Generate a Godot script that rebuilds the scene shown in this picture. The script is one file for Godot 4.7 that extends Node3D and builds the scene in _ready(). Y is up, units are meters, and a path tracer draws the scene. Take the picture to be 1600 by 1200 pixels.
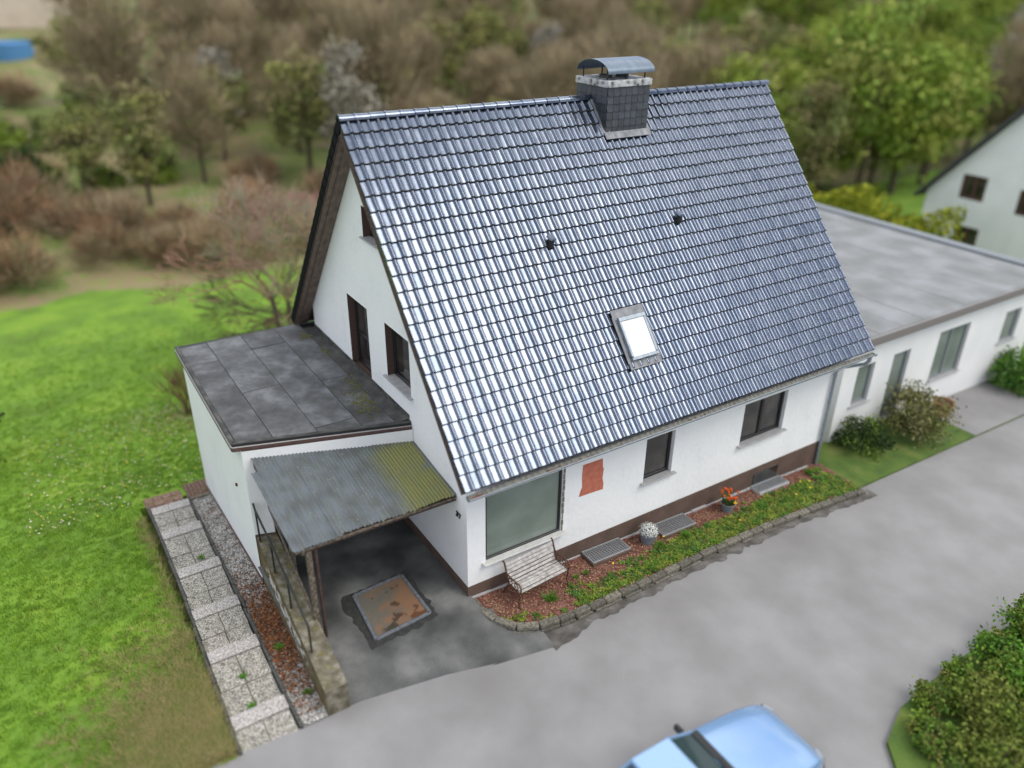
extends Node3D

# ------------------------------------------------------------------ mesh builder
class MB:
	var v := PackedVector3Array()
	var n := PackedVector3Array()
	var c := PackedColorArray()
	var uv := PackedVector2Array()
	var use_c := false
	var use_uv := false
	var col := Color(1, 1, 1)

	func tri_n(a: Vector3, b: Vector3, d: Vector3, na: Vector3, nb: Vector3, nd: Vector3) -> void:
		if (b - a).cross(d - a).dot(na + nb + nd) < 0.0: # keep winding and normals on one side
			v.push_back(a); v.push_back(b); v.push_back(d)
			n.push_back(na); n.push_back(nb); n.push_back(nd)
		else:
			v.push_back(a); v.push_back(d); v.push_back(b)
			n.push_back(na); n.push_back(nd); n.push_back(nb)
		if use_c:
			c.push_back(col); c.push_back(col); c.push_back(col)

	func tri(a: Vector3, b: Vector3, d: Vector3) -> void:
		var m := (b - a).cross(d - a).normalized()
		tri_n(a, b, d, m, m, m)

	func quad(a: Vector3, b: Vector3, d: Vector3, e: Vector3) -> void:
		tri(a, b, d)
		tri(a, d, e)

	func quad_n(a: Vector3, b: Vector3, d: Vector3, e: Vector3, na: Vector3, nb: Vector3, nd: Vector3, ne: Vector3) -> void:
		tri_n(a, b, d, na, nb, nd)
		tri_n(a, d, e, na, nd, ne)

	func quad_uv(a: Vector3, b: Vector3, d: Vector3, e: Vector3, ua: Vector2, ub: Vector2, ud: Vector2, ue: Vector2) -> void:
		use_uv = true
		tri(a, b, d)
		uv.push_back(ua); uv.push_back(ud); uv.push_back(ub)
		tri(a, d, e)
		uv.push_back(ua); uv.push_back(ue); uv.push_back(ud)

	# chamfered box: centre, size, chamfer, basis
	func box(o: Vector3, s: Vector3, ch := 0.0, b := Basis()) -> void:
		var h := s * 0.5
		var ax := [Vector3.RIGHT, Vector3.UP, Vector3.BACK]
		if ch <= 0.0:
			for k in 3:
				for sg in [-1.0, 1.0]:
					var nn: Vector3 = ax[k] * sg
					var uu: Vector3 = ax[(k + 1) % 3]
					var ww: Vector3 = nn.cross(uu)
					var pc := nn * h
					var pu := uu * h
					var pw := ww * h
					quad(o + b * (pc - pu - pw), o + b * (pc + pu - pw), o + b * (pc + pu + pw), o + b * (pc - pu + pw))
			return
		var q := h - Vector3(ch, ch, ch)
		for k in 3:
			for sg in [-1.0, 1.0]:
				var nn: Vector3 = ax[k] * sg
				var uu: Vector3 = ax[(k + 1) % 3]
				var ww: Vector3 = nn.cross(uu)
				var pc := nn * h
				var pu := uu * q
				var pw := ww * q
				quad(o + b * (pc - pu - pw), o + b * (pc + pu - pw), o + b * (pc + pu + pw), o + b * (pc - pu + pw))
		for k in 3:
			var i: Vector3 = ax[k]
			var j: Vector3 = ax[(k + 1) % 3]
			var l: Vector3 = ax[(k + 2) % 3]
			for sj in [-1.0, 1.0]:
				for sl in [-1.0, 1.0]:
					var a0: Vector3 = j * sj * h + l * sl * q
					var a1: Vector3 = j * sj * q + l * sl * h
					var e := i * q
					if sj * sl > 0.0:
						quad(o + b * (a0 - e), o + b * (a0 + e), o + b * (a1 + e), o + b * (a1 - e))
					else:
						quad(o + b * (a0 + e), o + b * (a0 - e), o + b * (a1 - e), o + b * (a1 + e))
		for sx in [-1.0, 1.0]:
			for sy in [-1.0, 1.0]:
				for sz in [-1.0, 1.0]:
					var p0 := o + b * Vector3(sx * h.x, sy * q.y, sz * q.z)
					var p1 := o + b * Vector3(sx * q.x, sy * h.y, sz * q.z)
					var p2 := o + b * Vector3(sx * q.x, sy * q.y, sz * h.z)
					if sx * sy * sz > 0.0:
						tri(p0, p1, p2)
					else:
						tri(p0, p2, p1)

	# bar between two points with rectangular section (w sideways, t along up)
	func bar(p: Vector3, q: Vector3, w: float, t: float, up := Vector3.UP, ch := 0.0) -> void:
		var z := (q - p)
		var len := z.length()
		z = z / len
		var xx := up.cross(z).normalized()
		var yy := z.cross(xx)
		box((p + q) * 0.5, Vector3(w, t, len), ch, Basis(xx, yy, z))

	func tube(pts: Array, rad: Array, sides := 8, cap := true) -> void:
		var rings: Array = []
		var k := pts.size()
		var prev := Vector3.ZERO
		for i in k:
			var d: Vector3
			if i == 0: d = pts[1] - pts[0]
			elif i == k - 1: d = pts[k - 1] - pts[k - 2]
			else: d = (pts[i + 1] - pts[i]).normalized() + (pts[i] - pts[i - 1]).normalized()
			d = d.normalized()
			var s: Vector3
			if prev == Vector3.ZERO:
				s = d.cross(Vector3.UP if absf(d.y) < 0.95 else Vector3.RIGHT).normalized()
			else:
				s = (prev - d * prev.dot(d)).normalized()
			prev = s
			var t := d.cross(s)
			var ring := PackedVector3Array()
			var rr: float = rad[i] if rad.size() > 1 else rad[0]
			for j in sides:
				var a := TAU * j / sides
				var m := s * cos(a) + t * sin(a)
				ring.push_back(m)
			rings.push_back([pts[i], ring, rr, d])
		for i in k - 1:
			var A: Array = rings[i]
			var B: Array = rings[i + 1]
			for j in sides:
				var j2 := (j + 1) % sides
				quad_n(A[0] + A[1][j] * A[2], A[0] + A[1][j2] * A[2], B[0] + B[1][j2] * B[2], B[0] + B[1][j] * B[2], A[1][j], A[1][j2], B[1][j2], B[1][j])
		if cap:
			for e in [0, k - 1]:
				var A: Array = rings[e]
				for j in range(1, sides - 1):
					var a: Vector3 = A[0] + A[1][0] * A[2]
					var b2: Vector3 = A[0] + A[1][j] * A[2]
					var d2: Vector3 = A[0] + A[1][j + 1] * A[2]
					if e == 0: tri(a, d2, b2)
					else: tri(a, b2, d2)

	# lathe around y through o: profile of Vector2(r, y)
	func lathe(o: Vector3, prof: Array, seg := 16) -> void:
		for i in prof.size() - 1:
			var p: Vector2 = prof[i]
			var q: Vector2 = prof[i + 1]
			var dn := Vector2(q.y - p.y, -(q.x - p.x)).normalized()
			for j in seg:
				var a := TAU * j / seg
				var b := TAU * (j + 1) / seg
				var ca := Vector3(cos(a), 0, -sin(a))
				var cb := Vector3(cos(b), 0, -sin(b))
				var na := ca * dn.x + Vector3.UP * dn.y
				var nb := cb * dn.x + Vector3.UP * dn.y
				quad_n(o + ca * p.x + Vector3.UP * p.y, o + cb * p.x + Vector3.UP * p.y, o + cb * q.x + Vector3.UP * q.y, o + ca * q.x + Vector3.UP * q.y, na, nb, nb, na)

	# upright prism over a plan polygon given counter-clockwise seen from above (Vector2 = x, z)
	func prism(poly: PackedVector2Array, y0: float, y1: float, top := true) -> void:
		var k := poly.size()
		var area := 0.0
		for i in k:
			var p := poly[i]
			var q := poly[(i + 1) % k]
			area += p.x * q.y - q.x * p.y
		var pl := poly
		if area > 0.0:
			pl = poly.duplicate()
			pl.reverse()
		for i in k:
			var p := pl[i]
			var q := pl[(i + 1) % k]
			quad(Vector3(p.x, y0, p.y), Vector3(q.x, y0, q.y), Vector3(q.x, y1, q.y), Vector3(p.x, y1, p.y))
		if top:
			var idx := Geometry2D.triangulate_polygon(pl)
			for i in range(0, idx.size(), 3):
				var a := pl[idx[i]]
				var b := pl[idx[i + 1]]
				var d := pl[idx[i + 2]]
				var A := Vector3(a.x, y1, a.y)
				var B := Vector3(b.x, y1, b.y)
				var D := Vector3(d.x, y1, d.y)
				if (B - A).cross(D - A).y > 0.0: tri(A, B, D)
				else: tri(A, D, B)

	func add(o: MB, t: Transform3D) -> void:
		for p in o.v: v.push_back(t * p)
		for m in o.n: n.push_back((t.basis * m).normalized())
		if use_c:
			if o.use_c: c.append_array(o.c)
			else:
				for i in o.v.size(): c.push_back(col)

	func mesh() -> ArrayMesh:
		var a := []
		a.resize(Mesh.ARRAY_MAX)
		a[Mesh.ARRAY_VERTEX] = v
		a[Mesh.ARRAY_NORMAL] = n
		if use_c: a[Mesh.ARRAY_COLOR] = c
		if use_uv: a[Mesh.ARRAY_TEX_UV] = uv
		var m := ArrayMesh.new()
		m.add_surface_from_arrays(Mesh.PRIMITIVE_TRIANGLES, a)
		return m

# ------------------------------------------------------------------ scene helpers
var taken := {}
var rng := RandomNumberGenerator.new()
var M := {}

func numbered(called: String) -> String:
	var k: int = taken.get(called, 0)
	taken[called] = k + 1
	return called if k == 0 else "%s_%03d" % [called, k]

func thing(called: String, label: String, category: String, at := Vector3.ZERO, group := "") -> Node3D:
	var o := Node3D.new()
	o.name = numbered(called)
	add_child(o)
	o.position = at
	o.set_meta("label", label)
	o.set_meta("category", category)
	if group: o.set_meta("group", group)
	return o

# a part whose mesh is given in world coordinates (thing unrotated)
func wp(parent: Node3D, called: String, mb, mat: Material, label := "") -> MeshInstance3D:
	var o := MeshInstance3D.new()
	o.name = called
	o.mesh = mb.mesh() if mb is MB else mb
	o.material_override = mat
	parent.add_child(o, true)
	if parent != self:
		o.global_position = Vector3.ZERO
	if label: o.set_meta("label", label)
	return o

# a part in its parent's own axes
func lp(parent: Node3D, called: String, mb, mat: Material, at := Transform3D()) -> MeshInstance3D:
	var o := MeshInstance3D.new()
	o.name = called
	o.mesh = mb.mesh() if mb is MB else mb
	o.material_override = mat
	parent.add_child(o, true)
	o.transform = at
	return o

func single(called: String, mb, mat: Material, label: String, category: String, group := "") -> MeshInstance3D:
	var o := MeshInstance3D.new()
	o.name = numbered(called)
	o.mesh = mb.mesh() if mb is MB else mb
	o.material_override = mat
	add_child(o)
	o.set_meta("label", label)
	o.set_meta("category", category)
	if group: o.set_meta("group", group)
	return o

func struct(called: String, mb, mat: Material) -> MeshInstance3D:
	var o := MeshInstance3D.new()
	o.name = numbered(called)
	o.mesh = mb.mesh() if mb is MB else mb
	o.material_override = mat
	add_child(o)
	o.set_meta("kind", "structure")
	return o

func stuff(called: String, mesh_: Mesh, mat: Material, places: Array, label: String, category: String, cols: Array = []) -> MultiMeshInstance3D:
	var mm := MultiMesh.new()
	mm.transform_format = MultiMesh.TRANSFORM_3D
	mm.use_colors = not cols.is_empty()
	mm.mesh = mesh_
	mm.instance_count = places.size()
	for i in places.size():
		mm.set_instance_transform(i, places[i])
		if mm.use_colors: mm.set_instance_color(i, cols[i])
	var o := MultiMeshInstance3D.new()
	o.name = numbered(called)
	o.multimesh = mm
	o.material_override = mat
	add_child(o)
	o.set_meta("kind", "stuff")
	o.set_meta("label", label)
	o.set_meta("category", category)
	return o

func rf(a: float, b: float) -> float:
	return rng.randf_range(a, b)

func lin(r: float, g: float, b: float) -> Color:
	return Color(r, g, b).linear_to_srgb()

# ------------------------------------------------------------------ textures and materials
# layers: [frequency, weight, cellular?, octaves]; ramp: [[pos, linear r, g, b], ...]
func field(sd: int, px: int, layers: Array, gain := 1.0) -> PackedFloat32Array:
	var out := PackedFloat32Array()
	out.resize(px * px)
	var wsum := 0.0
	for l in layers: wsum += l[1]
	var k := 0
	for l in layers:
		var f := FastNoiseLite.new()
		f.seed = sd + k * 17
		k += 1
		f.frequency = l[0]
		if l.size() > 2 and l[2]:
			f.noise_type = FastNoiseLite.TYPE_CELLULAR
			f.cellular_return_type = FastNoiseLite.RETURN_CELL_VALUE
			f.fractal_type = FastNoiseLite.FRACTAL_NONE
		else:
			f.noise_type = FastNoiseLite.TYPE_SIMPLEX_SMOOTH
			f.fractal_type = FastNoiseLite.FRACTAL_FBM
			f.fractal_octaves = l[3] if l.size() > 3 else 4
		var im := f.get_seamless_image(px, px)
		im.convert(Image.FORMAT_L8)
		var d := im.get_data()
		var w: float = l[1] / wsum / 255.0
		for i in px * px: out[i] += d[i] * w
	if gain != 1.0:
		for i in px * px: out[i] = clampf((out[i] - 0.5) * gain + 0.5, 0.0, 1.0)
	return out

func ramped(fl: PackedFloat32Array, px: int, ramp: Array) -> ImageTexture:
	var lut := PackedByteArray()
	lut.resize(256 * 3)
	for i in 256:
		var t := i / 255.0
		var a: Array = ramp[0]
		var b: Array = ramp[ramp.size() - 1]
		for j in ramp.size() - 1:
			if t >= ramp[j][0] and t <= ramp[j + 1][0]:
				a = ramp[j]
				b = ramp[j + 1]
				break
		var span: float = maxf(b[0] - a[0], 1e-5)
		var q := clampf((t - a[0]) / span, 0, 1)
		var cc := lin(lerpf(a[1], b[1], q), lerpf(a[2], b[2], q), lerpf(a[3], b[3], q))
		lut[i * 3] = int(clampf(cc.r, 0, 1) * 255)
		lut[i * 3 + 1] = int(clampf(cc.g, 0, 1) * 255)
		lut[i * 3 + 2] = int(clampf(cc.b, 0, 1) * 255)
	var dat := PackedByteArray()
	dat.resize(px * px * 3)
	for i in px * px:
		var q := int(clampf(fl[i], 0, 1) * 255.0) * 3
		dat[i * 3] = lut[q]
		dat[i * 3 + 1] = lut[q + 1]
		dat[i * 3 + 2] = lut[q + 2]
	return ImageTexture.create_from_image(Image.create_from_data(px, px, false, Image.FORMAT_RGB8, dat))

func bumps(fl: PackedFloat32Array, px: int, strength: float) -> ImageTexture:
	var dat := PackedByteArray()
	dat.resize(px * px)
	for i in px * px: dat[i] = int(clampf(fl[i], 0, 1) * 255)
	var im := Image.create_from_data(px, px, false, Image.FORMAT_L8, dat)
	im.convert(Image.FORMAT_RGBA8)
	im.bump_map_to_normal_map(strength)
	return ImageTexture.create_from_image(im)

func flat(col: Color, rough := 0.8, metal := 0.0, spec := 0.5) -> StandardMaterial3D:
	var m := StandardMaterial3D.new()
	m.albedo_color = col
	m.roughness = rough
	m.metallic = metal
	m.metallic_specular = spec
	return m

func noisy(sd: int, px: int, layers: Array, ramp: Array, metres: float, rough := 0.9, gain := 1.0, bump := 0.0, metal := 0.0) -> StandardMaterial3D:
	var m := StandardMaterial3D.new()
	var fl := field(sd, px, layers, gain)
	m.albedo_texture = ramped(fl, px, ramp)
	m.roughness = rough
	m.metallic = metal
	m.uv1_triplanar = true
	m.uv1_world_triplanar = true
	m.uv1_scale = Vector3.ONE / metres
	if bump > 0.0:
		m.normal_enabled = true
		m.normal_texture = bumps(fl, px, bump)
	return m

func vcol(rough := 0.9, spec := 0.3) -> StandardMaterial3D:
	var m := flat(Color(1, 1, 1), rough, 0.0, spec)
	m.vertex_color_use_as_albedo = true
	return m

func leafy(rough := 0.7) -> StandardMaterial3D:
	var m := vcol(rough, 0.3)
	m.cull_mode = BaseMaterial3D.CULL_DISABLED
	return m

func make_materials() -> void:
	M.stucco = noisy(3, 512, [[0.004, 1.0, false, 4], [0.05, 0.5, false, 3]], [[0, .74, .75, .765], [.35, .79, .80, .81], [1, .83, .835, .84]], 4.0, .95, 1.5, 1.0)
	M.stucco_far = noisy(4, 256, [[0.01, 1.0, false, 4]], [[0, .70, .71, .72], [1, .80, .80, .80]], 5.0, .95)
	M.plinth = noisy(5, 256, [[0.01, 1, false, 4], [0.1, .5, false, 3]], [[0, .085, .055, .042], [1, .135, .088, .068]], 2.0, .85, 1.4, 1.0)
	M.reveal_brown = flat(lin(.085, .05, .04), .7)
	M.wood_soffit = noisy(6, 256, [[0.02, 1, false, 4]], [[0, .10, .07, .055], [1, .20, .15, .12]], 1.2, .8, 1.6)
	M.black_frame = flat(lin(.014, .014, .016), .35)
	M.dark_gap = flat(lin(.012, .012, .013), .9)
	M.pane = noisy(7, 128, [[0.012, 1, false, 3]], [[0, .02, .02, .02], [1, .065, .058, .05]], 1.6, .04, 1.6)
	M.pane.metallic_specular = .9
	M.pane_frost = noisy(8, 256, [[0.008, 1, false, 3], [0.15, .15, false, 2]], [[0, .13, .17, .145], [1, .22, .26, .23]], 3.0, .12, 1.2)
	M.sill = noisy(9, 128, [[0.03, 1, false, 3]], [[0, .30, .30, .31], [1, .42, .42, .43]], 1.0, .6)
	M.sill_white = noisy(10, 128, [[0.03, 1, false, 3]], [[0, .50, .50, .48], [1, .66, .66, .65]], 1.0, .55)
	M.zinc = noisy(11, 256, [[0.03, 1, false, 4]], [[0, .20, .24, .29], [1, .34, .38, .42]], 1.0, .45, 1.3, 0.0, .5)
	M.zinc_inner = noisy(12, 256, [[0.03, 1, false, 4]], [[0, .10, .10, .085], [1, .26, .26, .24]], .8, .8, 1.5)
	M.lead = noisy(13, 256, [[0.015, 1, false, 4]], [[0, .11, .115, .125], [1, .26, .27, .29]], .8, .6, 1.3)
	M.slate = noisy(14, 256, [[0.03, 1, false, 4]], [[0, .035, .042, .055], [1, .06, .07, .088]], .7, .5, 1.5)
	M.hood = noisy(15, 128, [[0.03, 1, false, 3]], [[0, .10, .13, .17], [1, .15, .19, .24]], 1.0, .38, 1.2, 0.0, .6)
	M.chimney_cap = noisy(16, 256, [[0.012, 1, false, 3]], [[0, .06, .06, .06], [.3, .3, .3, .31], [1, .5, .51, .52]], .9, .6, 1.6)
	M.red_patch = noisy(18, 256, [[0.02, 1, false, 4]], [[0, .42, .12, .075], [1, .52, .17, .11]], 1.0, .9, 1.4)
	M.pane_white = flat(lin(.85, .87, .9), .08, 0.0, .9)  # even glossy white for the skylight pane
	M.tiles = []
	for i in 4:
		var k: float = [0.0, -.012, .012, .004][i]
		var m := noisy(30 + i, 256, [[0.012, 1, false, 4], [0.06, .4, false, 3]], [[0, .088 + k, .108 + k, .152 + k], [1, .14 + k, .165 + k, .215 + k]], 1.6, .2, 1.6)
		m.metallic = .85
		m.metallic_specular = .8
		var rfl := field(40 + i, 256, [[0.02, 1, false, 4]], 1.8)
		m.roughness_texture = ramped(rfl, 256, [[0, .10, .10, .10], [.6, .14, .14, .14], [1, .32, .32, .32]])
		m.roughness = .42
		M.tiles.push_back(m)
	M.tile_plain = M.tiles[0]
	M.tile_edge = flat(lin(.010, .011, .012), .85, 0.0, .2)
	M.tile_nose = noisy(29, 256, [[0.02, 1, false, 4]], [[0, .008, .009, .011], [.6, .016, .017, .018], [1, .07, .065, .035]], .9, .7, 1.5)  # near-black stands in for shade along the courses; olive end is dirt
	M.slates = []
	for k in 3:
		var s: float = [1.0, .8, 1.25][k]
		M.slates.push_back(noisy(20 + k, 128, [[0.03, 1, false, 4]], [[0, .024 * s, .029 * s, .038 * s], [1, .04 * s, .047 * s, .06 * s]], .7, .5, 1.3))
	M.felt = noisy(50, 1024, [[0.0035, 1.0, false, 5], [0.02, .35, false, 3], [0.2, .25, false, 2]], [[0, .045, .045, .048], [.45, .08, .082, .085], [.75, .12, .123, .13], [1, .17, .175, .185]], 4.6, .75, 1.7, .6)
	M.felts = [M.felt]
	for k in 2:
		var s: float = [.78, 1.18][k]
		M.felts.push_back(noisy(48 + k, 512, [[0.006, 1.0, false, 5], [0.03, .35, false, 3], [0.3, .25, false, 2]], [[0, .045 * s, .045 * s, .048 * s], [.45, .08 * s, .082 * s, .085 * s], [.75, .12 * s, .123 * s, .13 * s], [1, .17 * s, .175 * s, .185 * s]], 3.4, .75, 1.7, .6))
	M.felt_dark = noisy(51, 512, [[0.01, 1, false, 5], [0.2, .25, false, 2]], [[0, .022, .022, .023], [.6, .05, .05, .048], [1, .09, .09, .08]], 2.0, .8, 1.6)
	M.tar = flat(lin(.018, .018, .019), .7)
	M.trim = noisy(52, 128, [[0.05, 1, false, 3]], [[0, .07, .04, .035], [1, .13, .08, .07]], 1.0, .5)
	M.trim_light = flat(lin(.42, .40, .40), .4)
	M.wood_grey = noisy(53, 256, [[0.03, 1, false, 4], [0.2, .4, false, 2]], [[0, .045, .032, .022], [.5, .12, .095, .07], [1, .22, .19, .15]], .8, .9, 1.7, 1.0)
	M.wood_dark = noisy(54, 256, [[0.03, 1, false, 4]], [[0, .03, .018, .014], [1, .09, .055, .045]], .8, .85, 1.5)
	M.iron = flat(lin(.02, .024, .022), .6)
	M.asphalt_drive = noisy(55, 1024, [[0.003, 1.0, false, 5], [0.25, .55, false, 2]], [[0, .035, .036, .036], [.4, .075, .077, .077], [.7, .125, .126, .124], [1, .20, .20, .195]], 5.5, .85, 1.9, 1.2)
	M.asphalt_road = noisy(56, 1024, [[0.004, 1.0, false, 5], [0.3, .4, false, 2]], [[0, .185, .18, .18], [.5, .222, .217, .219], [1, .262, .257, .26]], 9.0, .9, 1.5, .6)
	M.asphalt_patch = noisy(57, 256, [[0.02, 1, false, 4], [0.3, .5, false, 2]], [[0, .016, .017, .017], [1, .045, .045, .043]], 1.0, .7, 1.4, 1.5)
	M.gutter_grime = noisy(89, 512, [[0.01, 1, false, 5], [0.25, .5, false, 2]], [[0, .05, .045, .04], [.5, .10, .093, .085], [1, .17, .16, .15]], 2.0, .95, 1.6, 1.0)
	M.steel_frame = noisy(58, 128, [[0.05, 1, false, 3]], [[0, .09, .10, .115], [1, .17, .185, .21]], .6, .6, 1.3)
	M.aggregate = noisy(60, 1024, [[0.10, 1.0, true], [0.006, .32, false, 4], [0.22, .4, true]], [[0, .05, .048, .045], [.35, .16, .148, .115], [.55, .28, .262, .215], [.8, .44, .42, .38], [1, .66, .63, .6]], 1.35, .9, 1.75, 1.5)
	M.aggregate_light = noisy(61, 1024, [[0.10, 1.0, true], [0.006, .2, false, 4], [0.22, .35, true]], [[0, .13, .125, .12], [.4, .30, .28, .26], [.7, .47, .44, .42], [1, .70, .66, .64]], 1.35, .9, 1.6, 1.5)
	M.gravel = noisy(62, 1024, [[0.08, 1.0, true], [0.004, .8, false, 4], [0.2, .35, true]], [[0, .03, .028, .024], [.35, .10, .095, .085], [.6, .24, .23, .21], [1, .68, .66, .63]], 1.7, .95, 1.9, 3.0)
	M.concrete_moss = noisy(63, 512, [[0.012, 1, false, 5], [0.12, .5, false, 2]], [[0, .06, .053, .036], [.4, .115, .10, .066], [.7, .17, .155, .115], [1, .27, .25, .20]], 1.6, .95, 1.5, .8)
	M.concrete_dark = noisy(64, 256, [[0.03, 1, false, 4]], [[0, .035, .034, .032], [1, .10, .098, .09]], .8, .95, 1.5, 1.0)
	M.paver = []
	for k in 3:
		var s: float = [1.0, .82, 1.15][k]
		M.paver.push_back(noisy(66 + k, 128, [[0.05, 1, false, 4]], [[0, .13 * s, .075 * s, .05 * s], [1, .25 * s, .16 * s, .12 * s]], .7, .95, 1.4, 1.0))
	M.kerb = []
	for k in 3:
		var s: float = [1.0, .8, 1.2][k]
		M.kerb.push_back(noisy(70 + k, 256, [[0.03, 1, false, 4], [0.15, .4, false, 2]], [[0, .06 * s, .055 * s, .045 * s], [.5, .125 * s, .115 * s, .092 * s], [1, .21 * s, .195 * s, .165 * s]], .7, .95, 1.6, 1.5))
	M.soil = noisy(75, 1024, [[0.005, .8, false, 4], [0.12, 1.0, true], [0.3, .4, false, 2]], [[0, .045, .024, .018], [.4, .13, .052, .038], [.7, .22, .09, .066], [1, .36, .2, .16]], 1.4, .95, 1.5, 2.5)
	M.lawn = noisy(76, 1024, [[0.003, 1.0, false, 5], [0.06, .35, false, 3], [0.3, .3, false, 2]], [[0, .075, .125, .012], [.45, .105, .205, .014], [.7, .14, .255, .016], [1, .20, .27, .03]], 9.0, .95, 1.35, .5)
	M.rough_grass = noisy(88, 512, [[0.006, 1.0, false, 5], [0.1, .5, false, 3]], [[0, .045, .085, .014], [.5, .075, .13, .018], [1, .13, .15, .035]], 3.0, .95, 1.7, 1.5)
	M.hillside = noisy(77, 1024, [[0.006, 1.0, false, 5], [0.06, .35, false, 3]], [[0, .09, .13, .03], [.35, .13, .18, .04], [.55, .21, .18, .09], [.8, .24, .18, .10], [1, .17, .23, .05]], 46.0, .95, 2.0)
	M.galvanised = flat(lin(.34, .36, .38), .45, .4)
	M.well_brown = M.plinth
	M.pot = noisy(80, 128, [[0.03, 1, false, 3]], [[0, .14, .16, .19], [1, .21, .235, .27]], .5, .6)
	M.bench_wood = noisy(81, 256, [[0.02, 1, false, 4], [0.2, .5, false, 2]], [[0, .19, .175, .165], [.4, .42, .40, .385], [1, .62, .6, .585]], .7, .8, 1.6)
	M.bench_iron = noisy(82, 128, [[0.06, 1, false, 4]], [[0, .02, .014, .012], [.5, .06, .03, .02], [1, .18, .07, .03]], .4, .7, 1.7)
	M.leaf = leafy()
	M.leaf_bg = leafy(.9)
	M.petal = leafy(.6)
	M.bark = noisy(83, 256, [[0.03, 1, false, 4], [0.15, .5, false, 3]], [[0, .055, .042, .03], [1, .17, .14, .105]], .6, .95, 1.6)
	M.twig = vcol(.9)
	M.rubber = flat(lin(.012, .012, .013), .75)
	M.rim = flat(lin(.4, .41, .42), .35, .8)
	M.paint = flat(lin(.19, .33, .55), .25, .35, .6)
	M.paint.clearcoat_enabled = true
	M.paint.clearcoat = 1.0
	M.paint.clearcoat_roughness = .05
	M.glass_car = flat(lin(.02, .045, .05), .05, 0.0, .9)
	M.plastic = flat(lin(.015, .015, .016), .6)
	M.lamp_glass = flat(lin(.22, .24, .27), .1, .3)
	M.roof_grey = noisy(84, 512, [[0.008, 1, false, 5]], [[0, .17, .175, .175], [.5, .205, .21, .215], [1, .25, .26, .275]], 8.0, .9, 1.4)
	M.roof_edge = flat(lin(.19, .205, .225), .6)
	M.roof_fascia = flat(lin(.17, .155, .15), .7)
	M.roof_slate = flat(lin(.035, .036, .04), .7)
	M.frame_red = flat(lin(.09, .04, .03), .6)
	M.beige = noisy(85, 128, [[0.02, 1, false, 3]], [[0, .5, .43, .35], [1, .6, .52, .43]], 6.0, .95)
	M.blue_cloth = flat(lin(.08, .24, .5), .6)
	M.soil_dark = noisy(86, 128, [[0.1, 1, false, 3]], [[0, .02, .012, .008], [1, .12, .05, .03]], .4, .95, 1.6)
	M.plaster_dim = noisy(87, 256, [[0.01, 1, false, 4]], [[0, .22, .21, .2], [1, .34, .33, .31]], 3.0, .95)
	M.number = flat(lin(.01, .01, .01), .5)

# ------------------------------------------------------------------ terrain heights
func road_y(x: float) -> float:
	return -.47 - .03 * x

func bed_y(x: float) -> float:
	return -.30 - .037 * x

func left_y(z: float) -> float:
	if z > -9.0: return -.30 - .115 * (1.3 - z)
	if z > -26.0: return -1.485 - .1 * (-9.0 - z)
	if z > -34.0: return -3.185 - .04 * (-26.0 - z)
	return -3.5 + .115 * (-34.0 - z)

var hn := FastNoiseLite.new()

func ground_y(x: float, z: float) -> float:
	var y := left_y(z)
	if x > -5.28 and x < 11.9 and z > -8.8: y -= .5
	if x > 11.9:
		var r := road_y(x) - .02
		y = lerpf(r, left_y(minf(z, -22.0)), smoothstep(-10.0, -26.0, z))
	y += maxf(0.0, x - 70.0) * .09
	if z < -33.0:
		y += hn.get_noise_2d(x, z) * 1.6 * smoothstep(-33.0, -45.0, z)
	return y

# ------------------------------------------------------------------ camera, sky, sun
func make_camera() -> void:
	var cam := Camera3D.new()
	cam.name = "camera"
	cam.position = Vector3(-6.3264, 11.7330, 11.4242)
	cam.rotation_order = EULER_ORDER_YXZ
	cam.rotation_degrees = Vector3(-27.627, -32.849, .740)
	var at := CameraAttributesPhysical.new()
	at.frustum_focal_length = 12.0 / tan(deg_to_rad(51.5535 / 2.0))
	at.frustum_near = .1
	at.frustum_far = 600.0
	at.frustum_focus_distance = 17.9
	at.exposure_aperture = at.frustum_focal_length * .001 / .235
	cam.attributes = at
	add_child(cam)
	cam.current = true

const SUN := Vector3(.377, .791, .482) # towards the sun, veiled by cloud

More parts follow.
